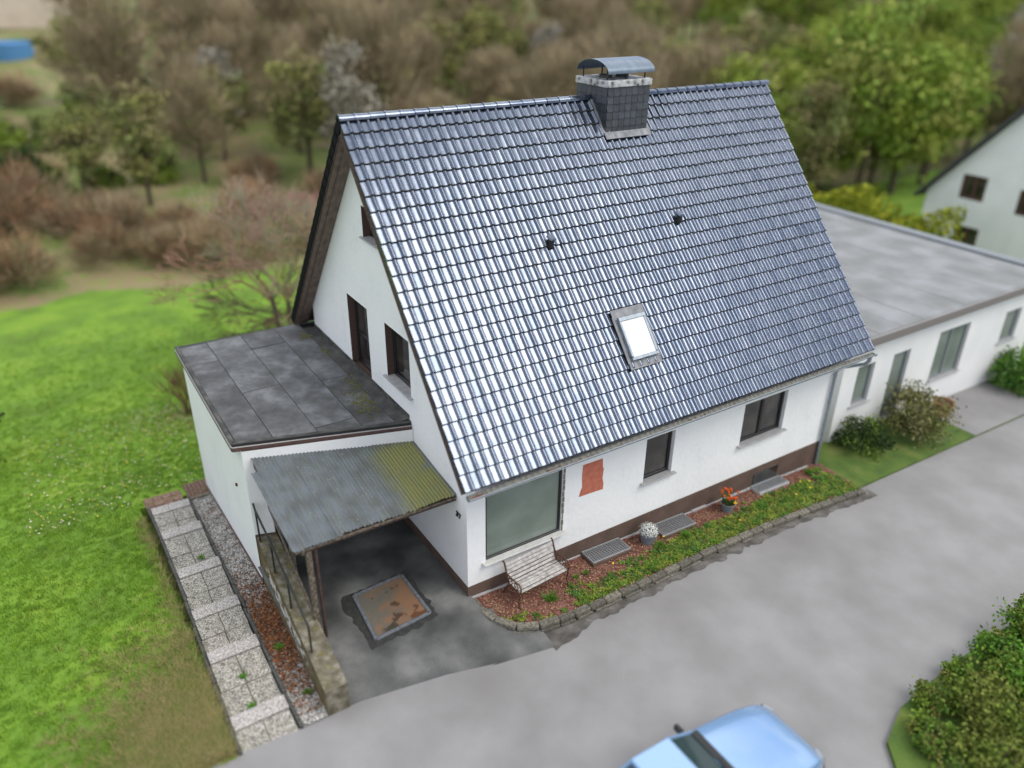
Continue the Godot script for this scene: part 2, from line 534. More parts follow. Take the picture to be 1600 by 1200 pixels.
func make_light() -> void:
	var W := 768
	var Hh := 384
	var im := Image.create(W, Hh, false, Image.FORMAT_RGBF)
	var f := FastNoiseLite.new()
	f.seed = 11
	f.noise_type = FastNoiseLite.TYPE_SIMPLEX_SMOOTH
	f.frequency = 1.0
	f.fractal_octaves = 6
	f.fractal_gain = .55
	for j in Hh:
		var el := PI * (.5 - (j + .5) / Hh)
		for i in W:
			var az := TAU * (i + .5) / W
			var c := Color(.62, .66, .68)
			if el > -.02:
				var d := Vector3(cos(el) * sin(az), sin(el), cos(el) * cos(az))
				var q := d / (maxf(d.y, 0.0) + .35)
				var t := f.get_noise_3d(q.x * 1.1, 3.7, q.z * 1.1) * .5 + .5
				var cover := smoothstep(.28, .58, t)
				var blue := Color(.16, .30, .62).lerp(Color(.55, .66, .80), pow(1.0 - maxf(d.y, 0.0), 4.0))
				var w := lerpf(.85, 1.18, smoothstep(.45, .75, t))
				# thin cloud and air are brighter round the veiled sun
				var ang := d.angle_to(SUN)
				w *= .60 + .55 * exp(-pow(ang / 1.0, 2.0))
				blue = blue * (.72 + .5 * exp(-pow(ang / .7, 2.0)))
				c = blue.lerp(Color(.96 * w, .98 * w, 1.0 * w), cover)
			im.set_pixel(i, j, c)
	var sky := Sky.new()
	var pm := PanoramaSkyMaterial.new()
	pm.panorama = ImageTexture.create_from_image(im)
	sky.sky_material = pm
	var env := Environment.new()
	env.background_mode = Environment.BG_SKY
	env.sky = sky
	env.background_energy_multiplier = 1.0
	env.tonemap_mode = Environment.TONE_MAPPER_LINEAR
	env.tonemap_exposure = 1.85
	env.sdfgi_enabled = true
	env.ssao_enabled = true
	env.ssil_enabled = true
	var we := WorldEnvironment.new()
	we.name = "environment"
	we.environment = env
	add_child(we)
	var sun := DirectionalLight3D.new()
	sun.name = "sun"
	sun.light_energy = .35
	sun.light_angular_distance = 30.0
	sun.light_color = Color(1.0, .97, .92)
	sun.shadow_enabled = true
	add_child(sun)
	sun.look_at_from_position(SUN * 20.0, Vector3.ZERO)

# ------------------------------------------------------------------ setting
func bend(x: float, z: float) -> float:
	var k := clampf(1.0 - absf(z + 32.0) / 14.0, 0.0, 1.0)
	return z + k * clampf(.1 * x + hn.get_noise_2d(x * 4.0, 77.0) * 1.5, -5.0, 5.0)

func make_ground() -> void:
	hn.seed = 5
	hn.frequency = .03
	hn.fractal_octaves = 3
	var xs: Array = []
	var x := -90.0
	while x < -12.0:
		xs.push_back(x)
		x += 3.0
	x = -12.0
	while x < 30.0:
		xs.push_back(x)
		x += 1.0
	while x < 230.0:
		xs.push_back(x)
		x += 4.0
	for e in [-5.31, -5.29, -5.27, 11.88, 11.92]: xs.push_back(e)
	xs.sort()
	var zs: Array = [1.3, 0.0, -2.0, -4.0, -6.0, -8.0, -8.78, -8.84, -9.0]
	var z := -10.0
	while z > -40.0:
		zs.push_back(z)
		z -= 1.0
	while z > -190.0:
		zs.push_back(z)
		z -= 4.0
	var lawn := MB.new()
	var hill := MB.new()
	for i in xs.size() - 1:
		for j in zs.size() - 1:
			var x0: float = xs[i]
			var x1: float = xs[i + 1]
			var m := lawn if zs[j] > -31.5 else hill
			# the rows bend so that one of them follows the far edge of the lawn
			var za0 := bend(x0, zs[j])
			var zb0 := bend(x1, zs[j])
			var za1 := bend(x0, zs[j + 1])
			var zb1 := bend(x1, zs[j + 1])
			m.quad(Vector3(x0, ground_y(x0, za0), za0), Vector3(x1, ground_y(x1, zb0), zb0), Vector3(x1, ground_y(x1, zb1), zb1), Vector3(x0, ground_y(x0, za1), za1))
	struct("lawn_ground", lawn, M.lawn)
	struct("hillside_ground", hill, M.hillside)
	# road, one sheet falling gently to the right
	var road := MB.new()
	road.quad(Vector3(-70, road_y(-70), 7.4), Vector3(4.4, road_y(4.4), 7.4), Vector3(4.4, road_y(4.4), 1.25), Vector3(-70, road_y(-70), 1.25))
	road.quad(Vector3(4.4, road_y(4.4), 9.6), Vector3(90, road_y(90), 9.6), Vector3(90, road_y(90), 1.0), Vector3(4.4, road_y(4.4), 1.0))
	road.quad(Vector3(-70, road_y(-70), 30), Vector3(4.4, road_y(4.4), 30), Vector3(4.4, road_y(4.4), 7.4), Vector3(-70, road_y(-70), 7.4))
	struct("road", road, M.asphalt_road)
	var verge := MB.new()
	var ed := PackedVector2Array([Vector2(4.2, 30), Vector2(4.15, 7.6), Vector2(4.7, 6.95), Vector2(5.6, 6.62), Vector2(7.5, 6.5), Vector2(12, 6.5), Vector2(60, 6.6), Vector2(60, 30)])
	verge.prism(ed, -2.6, 0.0)
	for i in verge.v.size():
		var p := verge.v[i]
		if p.y > -.5: verge.v[i] = Vector3(p.x, road_y(p.x) + .1, p.z)
	struct("garden_verge", verge, M.rough_grass)
	# driveway: level beside the house, falling to the road at its mouth
	var dr := MB.new()
	var rows := [[-8.85, -.25], [-3.3, -.25], [-1.5, -.25], [-.3, -.25], [.3, -.25], [.55, -.262], [.85, -.305], [1.2, -.37], [1.5, -.43], [1.75, -.46]]
	for i in rows.size() - 1:
		var a: Array = rows[i]
		var b: Array = rows[i + 1]
		var xl := -3.3
		var xr: float = .06 if a[0] < .5 else (.25 if a[0] < 1.15 else .9)
		var ya0 := minf(a[1], 0.0)
		if a[0] < -3.4: xl = -3.05
		dr.quad(Vector3(xl - .25, b[1] + .0, b[0]), Vector3(xr, b[1], b[0]), Vector3(xr, ya0, a[0]), Vector3(xl - .25, ya0, a[0]))
	# last apron dips under the road sheet
	dr.quad(Vector3(-3.55, -.52, 2.1), Vector3(.9, -.52, 2.1), Vector3(.9, -.455, 1.75), Vector3(-3.55, -.455, 1.75))
	struct("driveway", dr, M.asphalt_drive)
	# grimy channel between the bed edging and the carriageway, ragged on the road side
	var gs := MB.new()
	var nz := FastNoiseLite.new()
	nz.seed = 3
	nz.frequency = .9
	var q := .86
	while q < 11.6:
		var q2 := q + .1
		var pts: Array = []
		for e in [q, q2]:
			var w := .20 + nz.get_noise_1d(e * 2.0) * .13 + nz.get_noise_1d(e * 9.0) * .04
			var zi := lerpf(1.50, 1.40, smoothstep(2.5, 5.7, e)) + .18 * smoothstep(8.5, 11.4, e)
			var zo: float = zi + .12 + w + .22 * smoothstep(2.2, .8, e)
			pts.push_back([e, zi, zo])
		var a: Array = pts[0]
		var b: Array = pts[1]
		gs.quad(Vector3(a[0], road_y(a[0]) + .005, a[2]), Vector3(b[0], road_y(b[0]) + .005, b[2]), Vector3(b[0], road_y(b[0]) + .005, b[1]), Vector3(a[0], road_y(a[0]) + .005, a[1]))
		q = q2
	struct("road_channel", gs, M.gutter_grime)
	# neighbour's front garden and yard
	var g := MB.new()
	for i in 20:
		var x0 := 11.45 + i * 1.0
		var x1 := x0 + 1.0
		g.quad(Vector3(x0, road_y(x0) + .07, 1.45), Vector3(x1, road_y(x1) + .07, 1.45), Vector3(x1, road_y(x1) + .07, -.6), Vector3(x0, road_y(x0) + .07, -.6))
		g.quad(Vector3(x0, road_y(x0) - .2, 1.45), Vector3(x1, road_y(x1) - .2, 1.45), Vector3(x1, road_y(x1) + .07, 1.45), Vector3(x0, road_y(x0) + .07, 1.45))
	struct("front_garden", g, M.rough_grass)
	var yd := MB.new()
	yd.quad(Vector3(17.2, road_y(17.2) + .075, 1.46), Vector3(21.3, road_y(21.3) + .075, 1.46), Vector3(21.3, road_y(21.3) + .075, -.6), Vector3(17.2, road_y(17.2) + .075, -.6))
	struct("yard_paving", yd, M.asphalt_road)

# ------------------------------------------------------------------ walls with openings
# O: origin, r: along the wall, outwards normal nn; holes [a0,y0,a1,y1]; top: Callable(a) -> y
func wall(O: Vector3, r: Vector3, a0: float, a1: float, y0: float, top: Callable, holes: Array, extra: Array = []) -> MB:
	var mb := MB.new()
	var br: Array = [a0, a1]
	for h in holes:
		br.push_back(h[0])
		br.push_back(h[2])
	for e in extra: br.push_back(e)
	br.sort()
	var U := Vector3.UP
	for i in br.size() - 1:
		var p: float = br[i]
		var q: float = br[i + 1]
		if q - p < 1e-4: continue
		var mid := (p + q) * .5
		var lo := y0
		var cut: Array = []
		for h in holes:
			if mid > h[0] and mid < h[2]: cut.push_back(h)
		cut.sort_custom(func(s, t): return s[1] < t[1])
		for h in cut:
			mb.quad(O + r * p + U * lo, O + r * q + U * lo, O + r * q + U * h[1], O + r * p + U * h[1])
			lo = h[3]
		mb.quad(O + r * p + U * lo, O + r * q + U * lo, O + r * q + U * top.call(q), O + r * p + U * top.call(p))
	return mb

func reveals(O: Vector3, r: Vector3, nn: Vector3, h: Array, d: float) -> MB:
	var mb := MB.new()
	var U := Vector3.UP
	var A: Vector3 = O + r * h[0] + U * h[1]
	var B: Vector3 = O + r * h[2] + U * h[1]
	var C: Vector3 = O + r * h[2] + U * h[3]
	var D: Vector3 = O + r * h[0] + U * h[3]
	var k := nn * -d
	mb.quad(A, B, B + k, A + k)
	mb.quad(B, C, C + k, B + k)
	mb.quad(C, D, D + k, C + k)
	mb.quad(D, A, A + k, D + k)
	return mb

# a window: frame mesh with panes and sill as children
func window(parent: Node3D, called: String, O: Vector3, r: Vector3, nn: Vector3, h: Array, d: float, mull: Array, fw: float, pane: Material, sill_mat: Material, sill_out: float, frame: Material = null, rail := -1.0) -> MeshInstance3D:
	if frame == null: frame = M.black_frame
	var U := Vector3.UP
	var b := Basis(r, U, nn)
	var w: float = h[2] - h[0]
	var hh: float = h[3] - h[1]
	var C: Vector3 = O + r * ((h[0] + h[2]) * .5) + U * ((h[1] + h[3]) * .5) - nn * d
	var f := MB.new()
	var t := .07
	f.box(C + U * (hh * .5 - fw * .5), Vector3(w, fw, t), .008, b)
	f.box(C - U * (hh * .5 - fw * .5), Vector3(w, fw, t), .008, b)
	f.box(C + r * (w * .5 - fw * .5), Vector3(fw, hh - 2 * fw, t - .004), .008, b)
	f.box(C - r * (w * .5 - fw * .5), Vector3(fw, hh - 2 * fw, t - .004), .008, b)
	for m in mull:
		f.box(C + r * (m - .5) * w, Vector3(fw * 1.25, hh - 2 * fw, t - .006), .008, b)
	if rail > 0.0:
		f.box(C + U * (rail - .5) * hh, Vector3(w - 2 * fw, fw * .9, t - .008), .008, b)
	var o := wp(parent, called, f, frame)
	var cuts: Array = [0.0]
	for m in mull: cuts.push_back(m)
	cuts.push_back(1.0)
	for i in cuts.size() - 1:
		var q := MB.new()
		var c0: float = (cuts[i] - .5) * w
		var c1: float = (cuts[i + 1] - .5) * w
		q.box(C + r * (c0 + c1) * .5 - nn * .012, Vector3(c1 - c0 - .02, hh - .02, .012), 0.0, b)
		wp(o, "pane", q, pane)
	if sill_mat:
		var s := MB.new()
		var ext := .09
		s.box(O + r * ((h[0] + h[2]) * .5) + U * (h[1] - .008) + nn * (sill_out - d) * .5, Vector3(w + 2 * ext, .035, sill_out + d - .03), .006, b)
		wp(o, "sill", s, sill_mat)
	return o

# ------------------------------------------------------------------ the house
const RL := 11.396
const RW := 8.385
const RH := 9.02
const RE := 2.995
const OL := .4154
const OR := .4138
const EV := .6896
var house: Node3D
var sv := Vector3.ZERO
var rn := Vector3.ZERO
var P0 := Vector3.ZERO

func roof_at(u: float, v: float, h := 0.0) -> Vector3:
	return P0 + Vector3(u, 0, 0) + sv * v + rn * h

func roof_under(zz: float) -> float: # underside of the roof above the gable wall
	return RH - absf(zz + RW * .5) * (RH - RE) / (RW * .5 + EV) - .24

func joined(parts: Array, mats: Array) -> ArrayMesh:
	var am := ArrayMesh.new()
	for q in parts.size():
		var arr := []
		arr.resize(Mesh.ARRAY_MAX)
		arr[Mesh.ARRAY_VERTEX] = parts[q].v
		arr[Mesh.ARRAY_NORMAL] = parts[q].n
		am.add_surface_from_arrays(Mesh.PRIMITIVE_TRIANGLES, arr)
		am.surface_set_material(q, mats[q])
	return am

func tile_mesh(tw: float, tl: float, nose: MB, verge := 0.0) -> MB:
	# x across, y up the slope, z outwards
	var mb := MB.new()
	var pr := [[0.0, 0.004], [.03, 0.0], [.27, -.002], [.50, 0.0], [.545, .004], [.66, .036], [.71, .044], [.80, .046], [.88, .040], [.95, .020], [1.0, .004]]
	var top := .053
	var slope := .036 / .337
	var th := .017
	var y0 := 0.0
	var y1 := tl
	var nor: Array = []
	for i in pr.size():
		var a: Array = pr[maxi(i - 1, 0)]
		var b: Array = pr[mini(i + 1, pr.size() - 1)]
		var d := Vector3((b[0] - a[0]) * tw, 0, b[1] - a[1])
		nor.push_back(Vector3(-d.z, slope * d.x, d.x).normalized())
	for i in pr.size() - 1:
		var xa: float = pr[i][0] * tw
		var xb: float = pr[i + 1][0] * tw
		var ha: float = pr[i][1] + top
		var hb: float = pr[i + 1][1] + top
		var e := slope * tl
		var y2 := y0 + .020
		mb.quad_n(Vector3(xa, y2, ha), Vector3(xb, y2, hb), Vector3(xb, y1, hb - e), Vector3(xa, y1, ha - e), nor[i], nor[i + 1], nor[i + 1], nor[i])
		# rounded nose at the lower edge, course-line shade painted in as near-black
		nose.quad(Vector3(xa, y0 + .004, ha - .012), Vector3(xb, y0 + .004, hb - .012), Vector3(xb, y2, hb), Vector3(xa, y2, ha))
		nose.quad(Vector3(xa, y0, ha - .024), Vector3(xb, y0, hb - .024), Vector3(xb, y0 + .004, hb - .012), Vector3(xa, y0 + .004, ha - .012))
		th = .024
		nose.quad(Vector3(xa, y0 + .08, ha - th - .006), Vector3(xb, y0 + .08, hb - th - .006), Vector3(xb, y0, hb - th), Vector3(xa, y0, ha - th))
	if verge > 0.0:
		# turned-down flap along the left edge
		mb.quad(Vector3(0, y1, top - slope * tl), Vector3(0, y1, top - slope * tl - verge), Vector3(0, y0, top - verge), Vector3(0, y0, top))
		mb.quad(Vector3(0, y0, top - verge), Vector3(.02, y0, top - verge), Vector3(.02, y0, top), Vector3(0, y0, top))
	return mb

func make_house() -> void:
	house = thing("house", "white rendered house with steep glossy dark tiled roof and slate-clad chimney", "house")
	P0 = Vector3(-OL, RE, EV)
	sv = Vector3(0, RH - RE, -(RW * .5 + EV)).normalized()
	rn = Vector3(0, -sv.z, sv.y)
	var slope_len := Vector2(RH - RE, RW * .5 + EV).length()
	# --- openings
	var fo := Vector3(0, 0, 0)
	var fh := [[.44, .50, 2.40, 2.42], [4.77, .97, 5.66, 2.16], [8.0, .95, 9.60, 2.14]]
	var fw := wall(fo, Vector3.RIGHT, 0, RL, 0.0, func(_a): return 2.72, fh)
	wp(house, "front_wall", fw, M.stucco)
	var gh := [[-5.72, 2.96, -4.53, 4.80], [-3.56, 3.52, -2.36, 4.83], [-4.40, 6.52, -3.70, 7.22]]
	var gw := wall(Vector3.ZERO, Vector3.BACK, -RW, 0, 0.0, func(a): return roof_under(a), gh, [-RW * .5])
	wp(house, "gable_wall", gw, M.stucco)
	var gr := wall(Vector3(RL, 0, 0), Vector3.FORWARD, 0, RW, 0.0, func(a): return roof_under(-a), [], [RW * .5])
	wp(house, "gable_wall", gr, M.stucco)
	var bw := wall(Vector3(RL, 0, -RW), Vector3.LEFT, 0, RL, -2.2, func(_a): return 2.9, [])
	wp(house, "rear_wall", bw, M.stucco)
	for k in 3:
		wp(house, "window_reveal", reveals(fo, Vector3.RIGHT, Vector3.BACK, fh[k], .09 if k == 0 else .16), M.stucco)
		wp(house, "window_reveal", reveals(Vector3.ZERO, Vector3.BACK, Vector3.LEFT, gh[k], .24), M.reveal_brown)
	# --- plinth
	var pl := MB.new()
	pl.quad(Vector3(0, -1.0, .015), Vector3(RL + .015, -1.2, .015), Vector3(RL + .015, 0, .015), Vector3(-.015, 0, .015))
	pl.quad(Vector3(-.015, 0, .015), Vector3(RL + .015, 0, .015), Vector3(RL + .015, 0, 0), Vector3(-.015, 0, 0))
	pl.quad(Vector3(-.015, -1.0, -RW), Vector3(-.015, -1.0, .015), Vector3(-.015, 0, .015), Vector3(-.015, 0, -RW))
	pl.quad(Vector3(-.015, 0, -RW), Vector3(-.015, 0, .015), Vector3(0, 0, .015), Vector3(0, 0, -RW))
	pl.quad(Vector3(RL + .015, -1.2, .015), Vector3(RL + .015, -1.2, -RW), Vector3(RL + .015, 0, -RW), Vector3(RL + .015, 0, .015))
	wp(house, "plinth", pl, M.plinth)
	# --- windows
	window(house, "shop_window", fo, Vector3.RIGHT, Vector3.BACK, fh[0], .07, [], .055, M.pane_frost, M.sill_white, .14)
	window(house, "window", fo, Vector3.RIGHT, Vector3.BACK, fh[1], .13, [], .075, M.pane, M.sill, .13)
	window(house, "window", fo, Vector3.RIGHT, Vector3.BACK, fh[2], .13, [.5], .075, M.pane, M.sill, .13)
	window(house, "balcony_door", Vector3.ZERO, Vector3.BACK, Vector3.LEFT, gh[0], .2, [], .085, M.pane, null, 0.0, M.black_frame, .45)
	window(house, "window", Vector3.ZERO, Vector3.BACK, Vector3.LEFT, gh[1], .2, [], .085, M.pane, M.sill, .10)
	window(house, "window", Vector3.ZERO, Vector3.BACK, Vector3.LEFT, gh[2], .2, [], .06, M.pane, M.sill, .08)
	# rough edge strip of bare masonry beside the big window
	var ms := MB.new()
	for i in 11:
		var y := .52 + i * .155
		ms.box(Vector3(2.43 + rf(-.006, .006), y + .07, .004), Vector3(.05 + rf(-.014, .014), .142, .012), .004)
	wp(house, "exposed_masonry", ms, M.kerb[2])
	# bare reddish plaster patch
	var rp := MB.new()
	var poly := PackedVector2Array([Vector2(2.93, 2.10), Vector2(3.48, 2.09), Vector2(3.50, 1.86), Vector2(3.53, 1.80), Vector2(3.51, 1.55), Vector2(3.55, 1.40), Vector2(3.55, 1.24), Vector2(3.2, 1.26), Vector2(2.86, 1.27), Vector2(2.91, 1.45), Vector2(2.94, 1.5), Vector2(2.92, 1.8)])
	var idx := Geometry2D.triangulate_polygon(poly)
	for i in range(0, idx.size(), 3):
		var a := poly[idx[i]]
		var b := poly[idx[i + 1]]
		var c := poly[idx[i + 2]]
		var A := Vector3(a.x, a.y, .005)
		var B := Vector3(b.x, b.y, .005)
		var C := Vector3(c.x, c.y, .005)
		if (B - A).cross(C - A).z > 0: rp.tri(A, B, C)
		else: rp.tri(A, C, B)
	wp(house, "bare_plaster_patch", rp, M.red_patch, "bare reddish plaster patch on the white wall")
	# basement window behind the rightmost grate
	var bwn := MB.new()
	bwn.box(Vector3(9.25, -.42, .02), Vector3(.95, .42, .03), .005)
	wp(house, "basement_window", bwn, M.pane)
	# house number
	var tm := TextMesh.new()
	tm.text = "37"
	var sf := SystemFont.new()
	sf.font_names = PackedStringArray(["Droid Sans"])
	sf.font_weight = 700
	tm.font = sf
	tm.font_size = 32
	tm.pixel_size = .0056
	tm.depth = .02
	var num := MeshInstance3D.new()
	num.name = "house_number"
	num.mesh = tm
	num.material_override = M.number
	house.add_child(num, true)
	num.position = Vector3(-.012, 1.69, -.34)
	num.rotation.y = -PI / 2
	# --- roof deck
	var rk := MB.new()
	for sd in [1.0, -1.0]:
		var e := Vector3(0, RE, -RW * .5 + sd * (RW * .5 + EV))
		var t := Vector3(0, RH, -RW * .5)
		var nd: Vector3 = Vector3(0, rn.y, rn.z * sd)
		for pair in [[-.002, 1.0], [-.17, -1.0]]:
			var o: Vector3 = nd * pair[0]
			var x0 := -OL + .02
			var x1 := RL + OR - .02
			if sd * pair[1] > 0: rk.quad(e + o + Vector3(x0, 0, 0), e + o + Vector3(x1, 0, 0), t + o + Vector3(x1, 0, 0), t + o + Vector3(x0, 0, 0))
			else: rk.quad(e + o + Vector3(x1, 0, 0), e + o + Vector3(x0, 0, 0), t + o + Vector3(x0, 0, 0), t + o + Vector3(x1, 0, 0))
		for xx in [-OL + .02, RL + OR - .02]:
			var o1 := nd * -.002
			var o2 := nd * -.17
			rk.quad(e + o1 + Vector3(xx, 0, 0), e + o2 + Vector3(xx, 0, 0), t + o2 + Vector3(xx, 0, 0), t + o1 + Vector3(xx, 0, 0))
		rk.quad(e + nd * -.17 + Vector3(-OL + .02, 0, 0), e + nd * -.17 + Vector3(RL + OR - .02, 0, 0), e + nd * -.002 + Vector3(RL + OR - .02, 0, 0), e + nd * -.002 + Vector3(-OL + .02, 0, 0))
	var roof := wp(house, "roof", rk, M.wood_dark)
	# soffit boards under the verge overhang
	for sd in [1.0, -1.0]:
		var e := Vector3(0, RE, -RW * .5 + sd * (RW * .5 + EV))
		var t := Vector3(0, RH - .02, -RW * .5)
		var nd := Vector3(0, rn.y, rn.z * sd)
		for k in 3:
			var b := MB.new()
			var xx := -OL + .085 + k * .128
			var off: Vector3 = nd * (-.185 - .012 * (k % 2)) + Vector3(xx, 0, 0)
			b.bar(e + off, t + off - (t - e).normalized() * .12, .122, .022, nd, .004)
			wp(roof, "soffit_board", b, M.wood_soffit)
		var fb := MB.new()
		var o2: Vector3 = nd * -.10 + Vector3(-OL + .012, 0, 0)
		fb.bar(e + o2, t + o2, .022, .17, nd, .003)
		wp(roof, "barge_board", fb, M.wood_dark)
	# eaves board closing the front overhang
	var es := MB.new()
	es.box(Vector3(RL * .5, 2.70, .30), Vector3(RL + .06, .02, .62), .003)
	wp(roof, "eaves_board", es, M.stucco)
	# --- tiles
	var cols := 57
	var rows := 23
	var tw := (RL + OL + OR) / cols
	var tl := slope_len / rows
	var tn := MB.new()
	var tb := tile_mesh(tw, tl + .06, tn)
	var vb := tile_mesh(tw, tl + .06, MB.new(), .075)
	var tmesh: Array = []
	var vmesh: Array = []
	for q in 4:
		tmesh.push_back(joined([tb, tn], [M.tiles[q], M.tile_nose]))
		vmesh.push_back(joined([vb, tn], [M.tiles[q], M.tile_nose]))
	var list: Array = []
	var eye := Vector3(-6.3264, 11.7330, 11.4242)
	for j in rows:
		for i in cols:
			var u := (i + .5) * tw
			var v := (j + .5) * tl
			if u > 6.33 and u < 7.47 and v > 6.82: continue
			if u > 4.70 and u < 5.36 and v > 1.55 and v < 2.55: continue
			list.push_back([eye.distance_squared_to(roof_at(u, v)), i, j])
	list.sort_custom(func(a, b): return a[0] < b[0])
	var rest: Array = [MB.new(), MB.new(), MB.new(), MB.new(), MB.new()]
	var k := 0
	for e in list:
		var i: int = e[1]
		var j: int = e[2]
		var basis := Basis(Vector3.RIGHT, sv, rn)
		basis = basis * Basis(Vector3(0, 0, 1), rf(-.006, .006)) * Basis(Vector3(0, 1, 0), rf(-.012, .012)) * Basis(Vector3(1, 0, 0), rf(-.006, .006))
		var tr := Transform3D(basis, roof_at(i * tw, j * tl + rf(-.004, .004), rf(-.001, .001)))
		var vv := rng.randi() % 4
		if k < 300:
			lp(roof, "roof_tile", vmesh[vv] if i == 0 else tmesh[vv], null, tr)
		else:
			rest[vv].add(vb if i == 0 else tb, tr)
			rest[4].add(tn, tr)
		k += 1
	# rear slope, seen only along its verge
	for j in rows:
		for i in cols:
			var basis := Basis(Vector3.LEFT, Vector3(0, sv.y, -sv.z), Vector3(0, rn.y, -rn.z))
			var o := Vector3(RL + OR - i * tw, RE, -RW - EV) + Vector3(0, sv.y, -sv.z) * (j * tl)
			rest[rng.randi() % 4].add(tb, Transform3D(basis, o))
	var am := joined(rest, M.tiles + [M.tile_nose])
	var ro := MeshInstance3D.new()
	ro.name = "roof_tiles_far"
	ro.mesh = am
	roof.add_child(ro, true)
	ro.set_meta("kind", "stuff")
	# verge flaps on the left edge of the rear slope
	var rv := MB.new()
	for j in rows:
		var a := Vector3(-OL - .004, RE, -RW - EV) + Vector3(0, sv.y, -sv.z) * (j * tl)
		var b := a + Vector3(0, sv.y, -sv.z) * (tl + .03)
		var nd := Vector3(0, rn.y, -rn.z)
		rv.box((a + b) * .5 - nd * .045, Vector3(.016, tl + .05, .22), .004, Basis(Vector3.RIGHT, (b - a).normalized(), nd) * Basis(Vector3(1, 0, 0), -.07))
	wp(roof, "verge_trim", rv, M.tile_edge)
	# --- ridge tiles
	var rt := MB.new()
	var rl := .332
	var sg := 10
	for q in sg:
		var a := PI * q / sg
		var b := PI * (q + 1) / sg
		for seg in [[0.0, .028, .115, .115], [.028, .05, .115, .103], [.05, rl + .02, .103, .099]]:
			var na := Vector3(0, sin(a), cos(a))
			var nb := Vector3(0, sin(b), cos(b))
			rt.quad_n(Vector3(seg[0], 0, 0) + na * seg[2], Vector3(seg[1], 0, 0) + na * seg[3], Vector3(seg[1], 0, 0) + nb * seg[3], Vector3(seg[0], 0, 0) + nb * seg[2], na, na, nb, nb)
		rt.quad(Vector3(0, sin(a), cos(a)) * .115, Vector3(0, sin(b), cos(b)) * .115, Vector3(0, sin(b), cos(b)) * .09, Vector3(0, sin(a), cos(a)) * .09)
	var rmesh := rt.mesh()
	var cnt := int(ceil((RL + OL + OR) / rl))
	for q in cnt:
		var xx := -OL - .01 + q * rl
		if xx > 5.75 and xx < 6.95: continue
		if xx + rl > RL + OR + .1: continue
		lp(roof, "ridge_tile", rmesh, M.tiles[rng.randi() % 4], Transform3D(Basis(Vector3(0, 0, 1), rf(-.008, .008)), Vector3(xx, RH + .0, -RW * .5 + rf(-.004, .004))))
	var cap := MB.new()
	for q in 8:
		var a := PI * q / 8
		var b := PI * (q + 1) / 8
		cap.tri(Vector3(-OL - .012, RH, -RW * .5), Vector3(-OL - .012, RH, -RW * .5) + Vector3(0, sin(a), cos(a)) * .11, Vector3(-OL - .012, RH, -RW * .5) + Vector3(0, sin(b), cos(b)) * .11)
	wp(roof, "ridge_end_cap", cap, M.tile_plain)
	# --- skylight
	var sb := Basis(Vector3.RIGHT, sv, rn)
	var fl := MB.new()
	var U0 := 4.66
	var U1 := 5.40
	var V0 := 1.50
	var V1 := 2.48
	var cu := (U0 + U1) * .5
	var cv := (V0 + V1) * .5
	fl.box(roof_at(cu, V0 - .09, .075), Vector3(U1 - U0 + .16, .20, .012), .004, sb * Basis(Vector3.RIGHT, -.04))
	fl.box(roof_at(cu, V1 + .11, .085), Vector3(U1 - U0 + .16, .20, .012), .004, sb)
	fl.box(roof_at(U0 - .05, cv, .075), Vector3(.09, V1 - V0 + .1, .02), .004, sb)
	fl.box(roof_at(U1 + .05, cv, .075), Vector3(.09, V1 - V0 + .1, .02), .004, sb)
	var skl := wp(house, "skylight", fl, M.lead)
	var fr := MB.new()
	var ft := .15
	fr.box(roof_at(cu, V0 + .03, ft * .5 + .02), Vector3(U1 - U0, .07, ft), .008, sb)
	fr.box(roof_at(cu, V1 - .045, ft * .5 + .025), Vector3(U1 - U0, .09, ft + .01), .008, sb)
	fr.box(roof_at(U0 + .03, cv, ft * .5 + .018), Vector3(.06, V1 - V0 - .16, ft), .008, sb)
	fr.box(roof_at(U1 - .03, cv, ft * .5 + .018), Vector3(.06, V1 - V0 - .16, ft), .008, sb)
	wp(skl, "skylight_frame", fr, M.zinc)
	var pn := MB.new()
	pn.box(roof_at(cu, cv - .01, .14), Vector3(U1 - U0 - .12, V1 - V0 - .16, .02), 0.0, sb)
	wp(skl, "pane", pn, M.pane_white)
	# --- roof vents
	for p in [[3.72, 4.40], [7.43, 4.40]]:
		var vb2 := MB.new()
		vb2.tube([roof_at(p[0], p[1], .02), roof_at(p[0], p[1], .07) + Vector3(0, .08, .0), roof_at(p[0], p[1], .07) + Vector3(0, .15, 0)], [.085, .075, .075], 12)
		var ve := wp(house, "roof_vent", vb2, M.plastic)
		var hd := MB.new()
		hd.box(roof_at(p[0], p[1], .07) + Vector3(.0, .17, .01), Vector3(.18, .07, .2), .028, Basis(Vector3.RIGHT, .35))
		wp(ve, "vent_hood", hd, M.tile_plain)
	# --- gutter and downpipe
	var gt := MB.new()
	var gi := MB.new()
	var gx0 := -OL + .02
	var gx1 := RL + OR
	var gc := Vector3(0, 2.93, .765)
	var s2 := 10
	for q in s2:
		var a := PI + PI * q / s2
		var b := PI + PI * (q + 1) / s2
		var na := Vector3(0, sin(a), cos(a))
		var nb := Vector3(0, sin(b), cos(b))
		var A := Vector3(gx0, 0, 0) + gc
		var B := Vector3(gx1, .02, 0) + gc
		gt.quad_n(A + na * .075, B + na * .075, B + nb * .075, A + nb * .075, na, na, nb, nb)
		gi.quad_n(A + nb * .071, B + nb * .071, B + na * .071, A + na * .071, -nb, -nb, -na, -na)
	gt.tube([Vector3(gx0, 2.93, .84), Vector3(gx1, 2.95, .84)], [.011], 6)
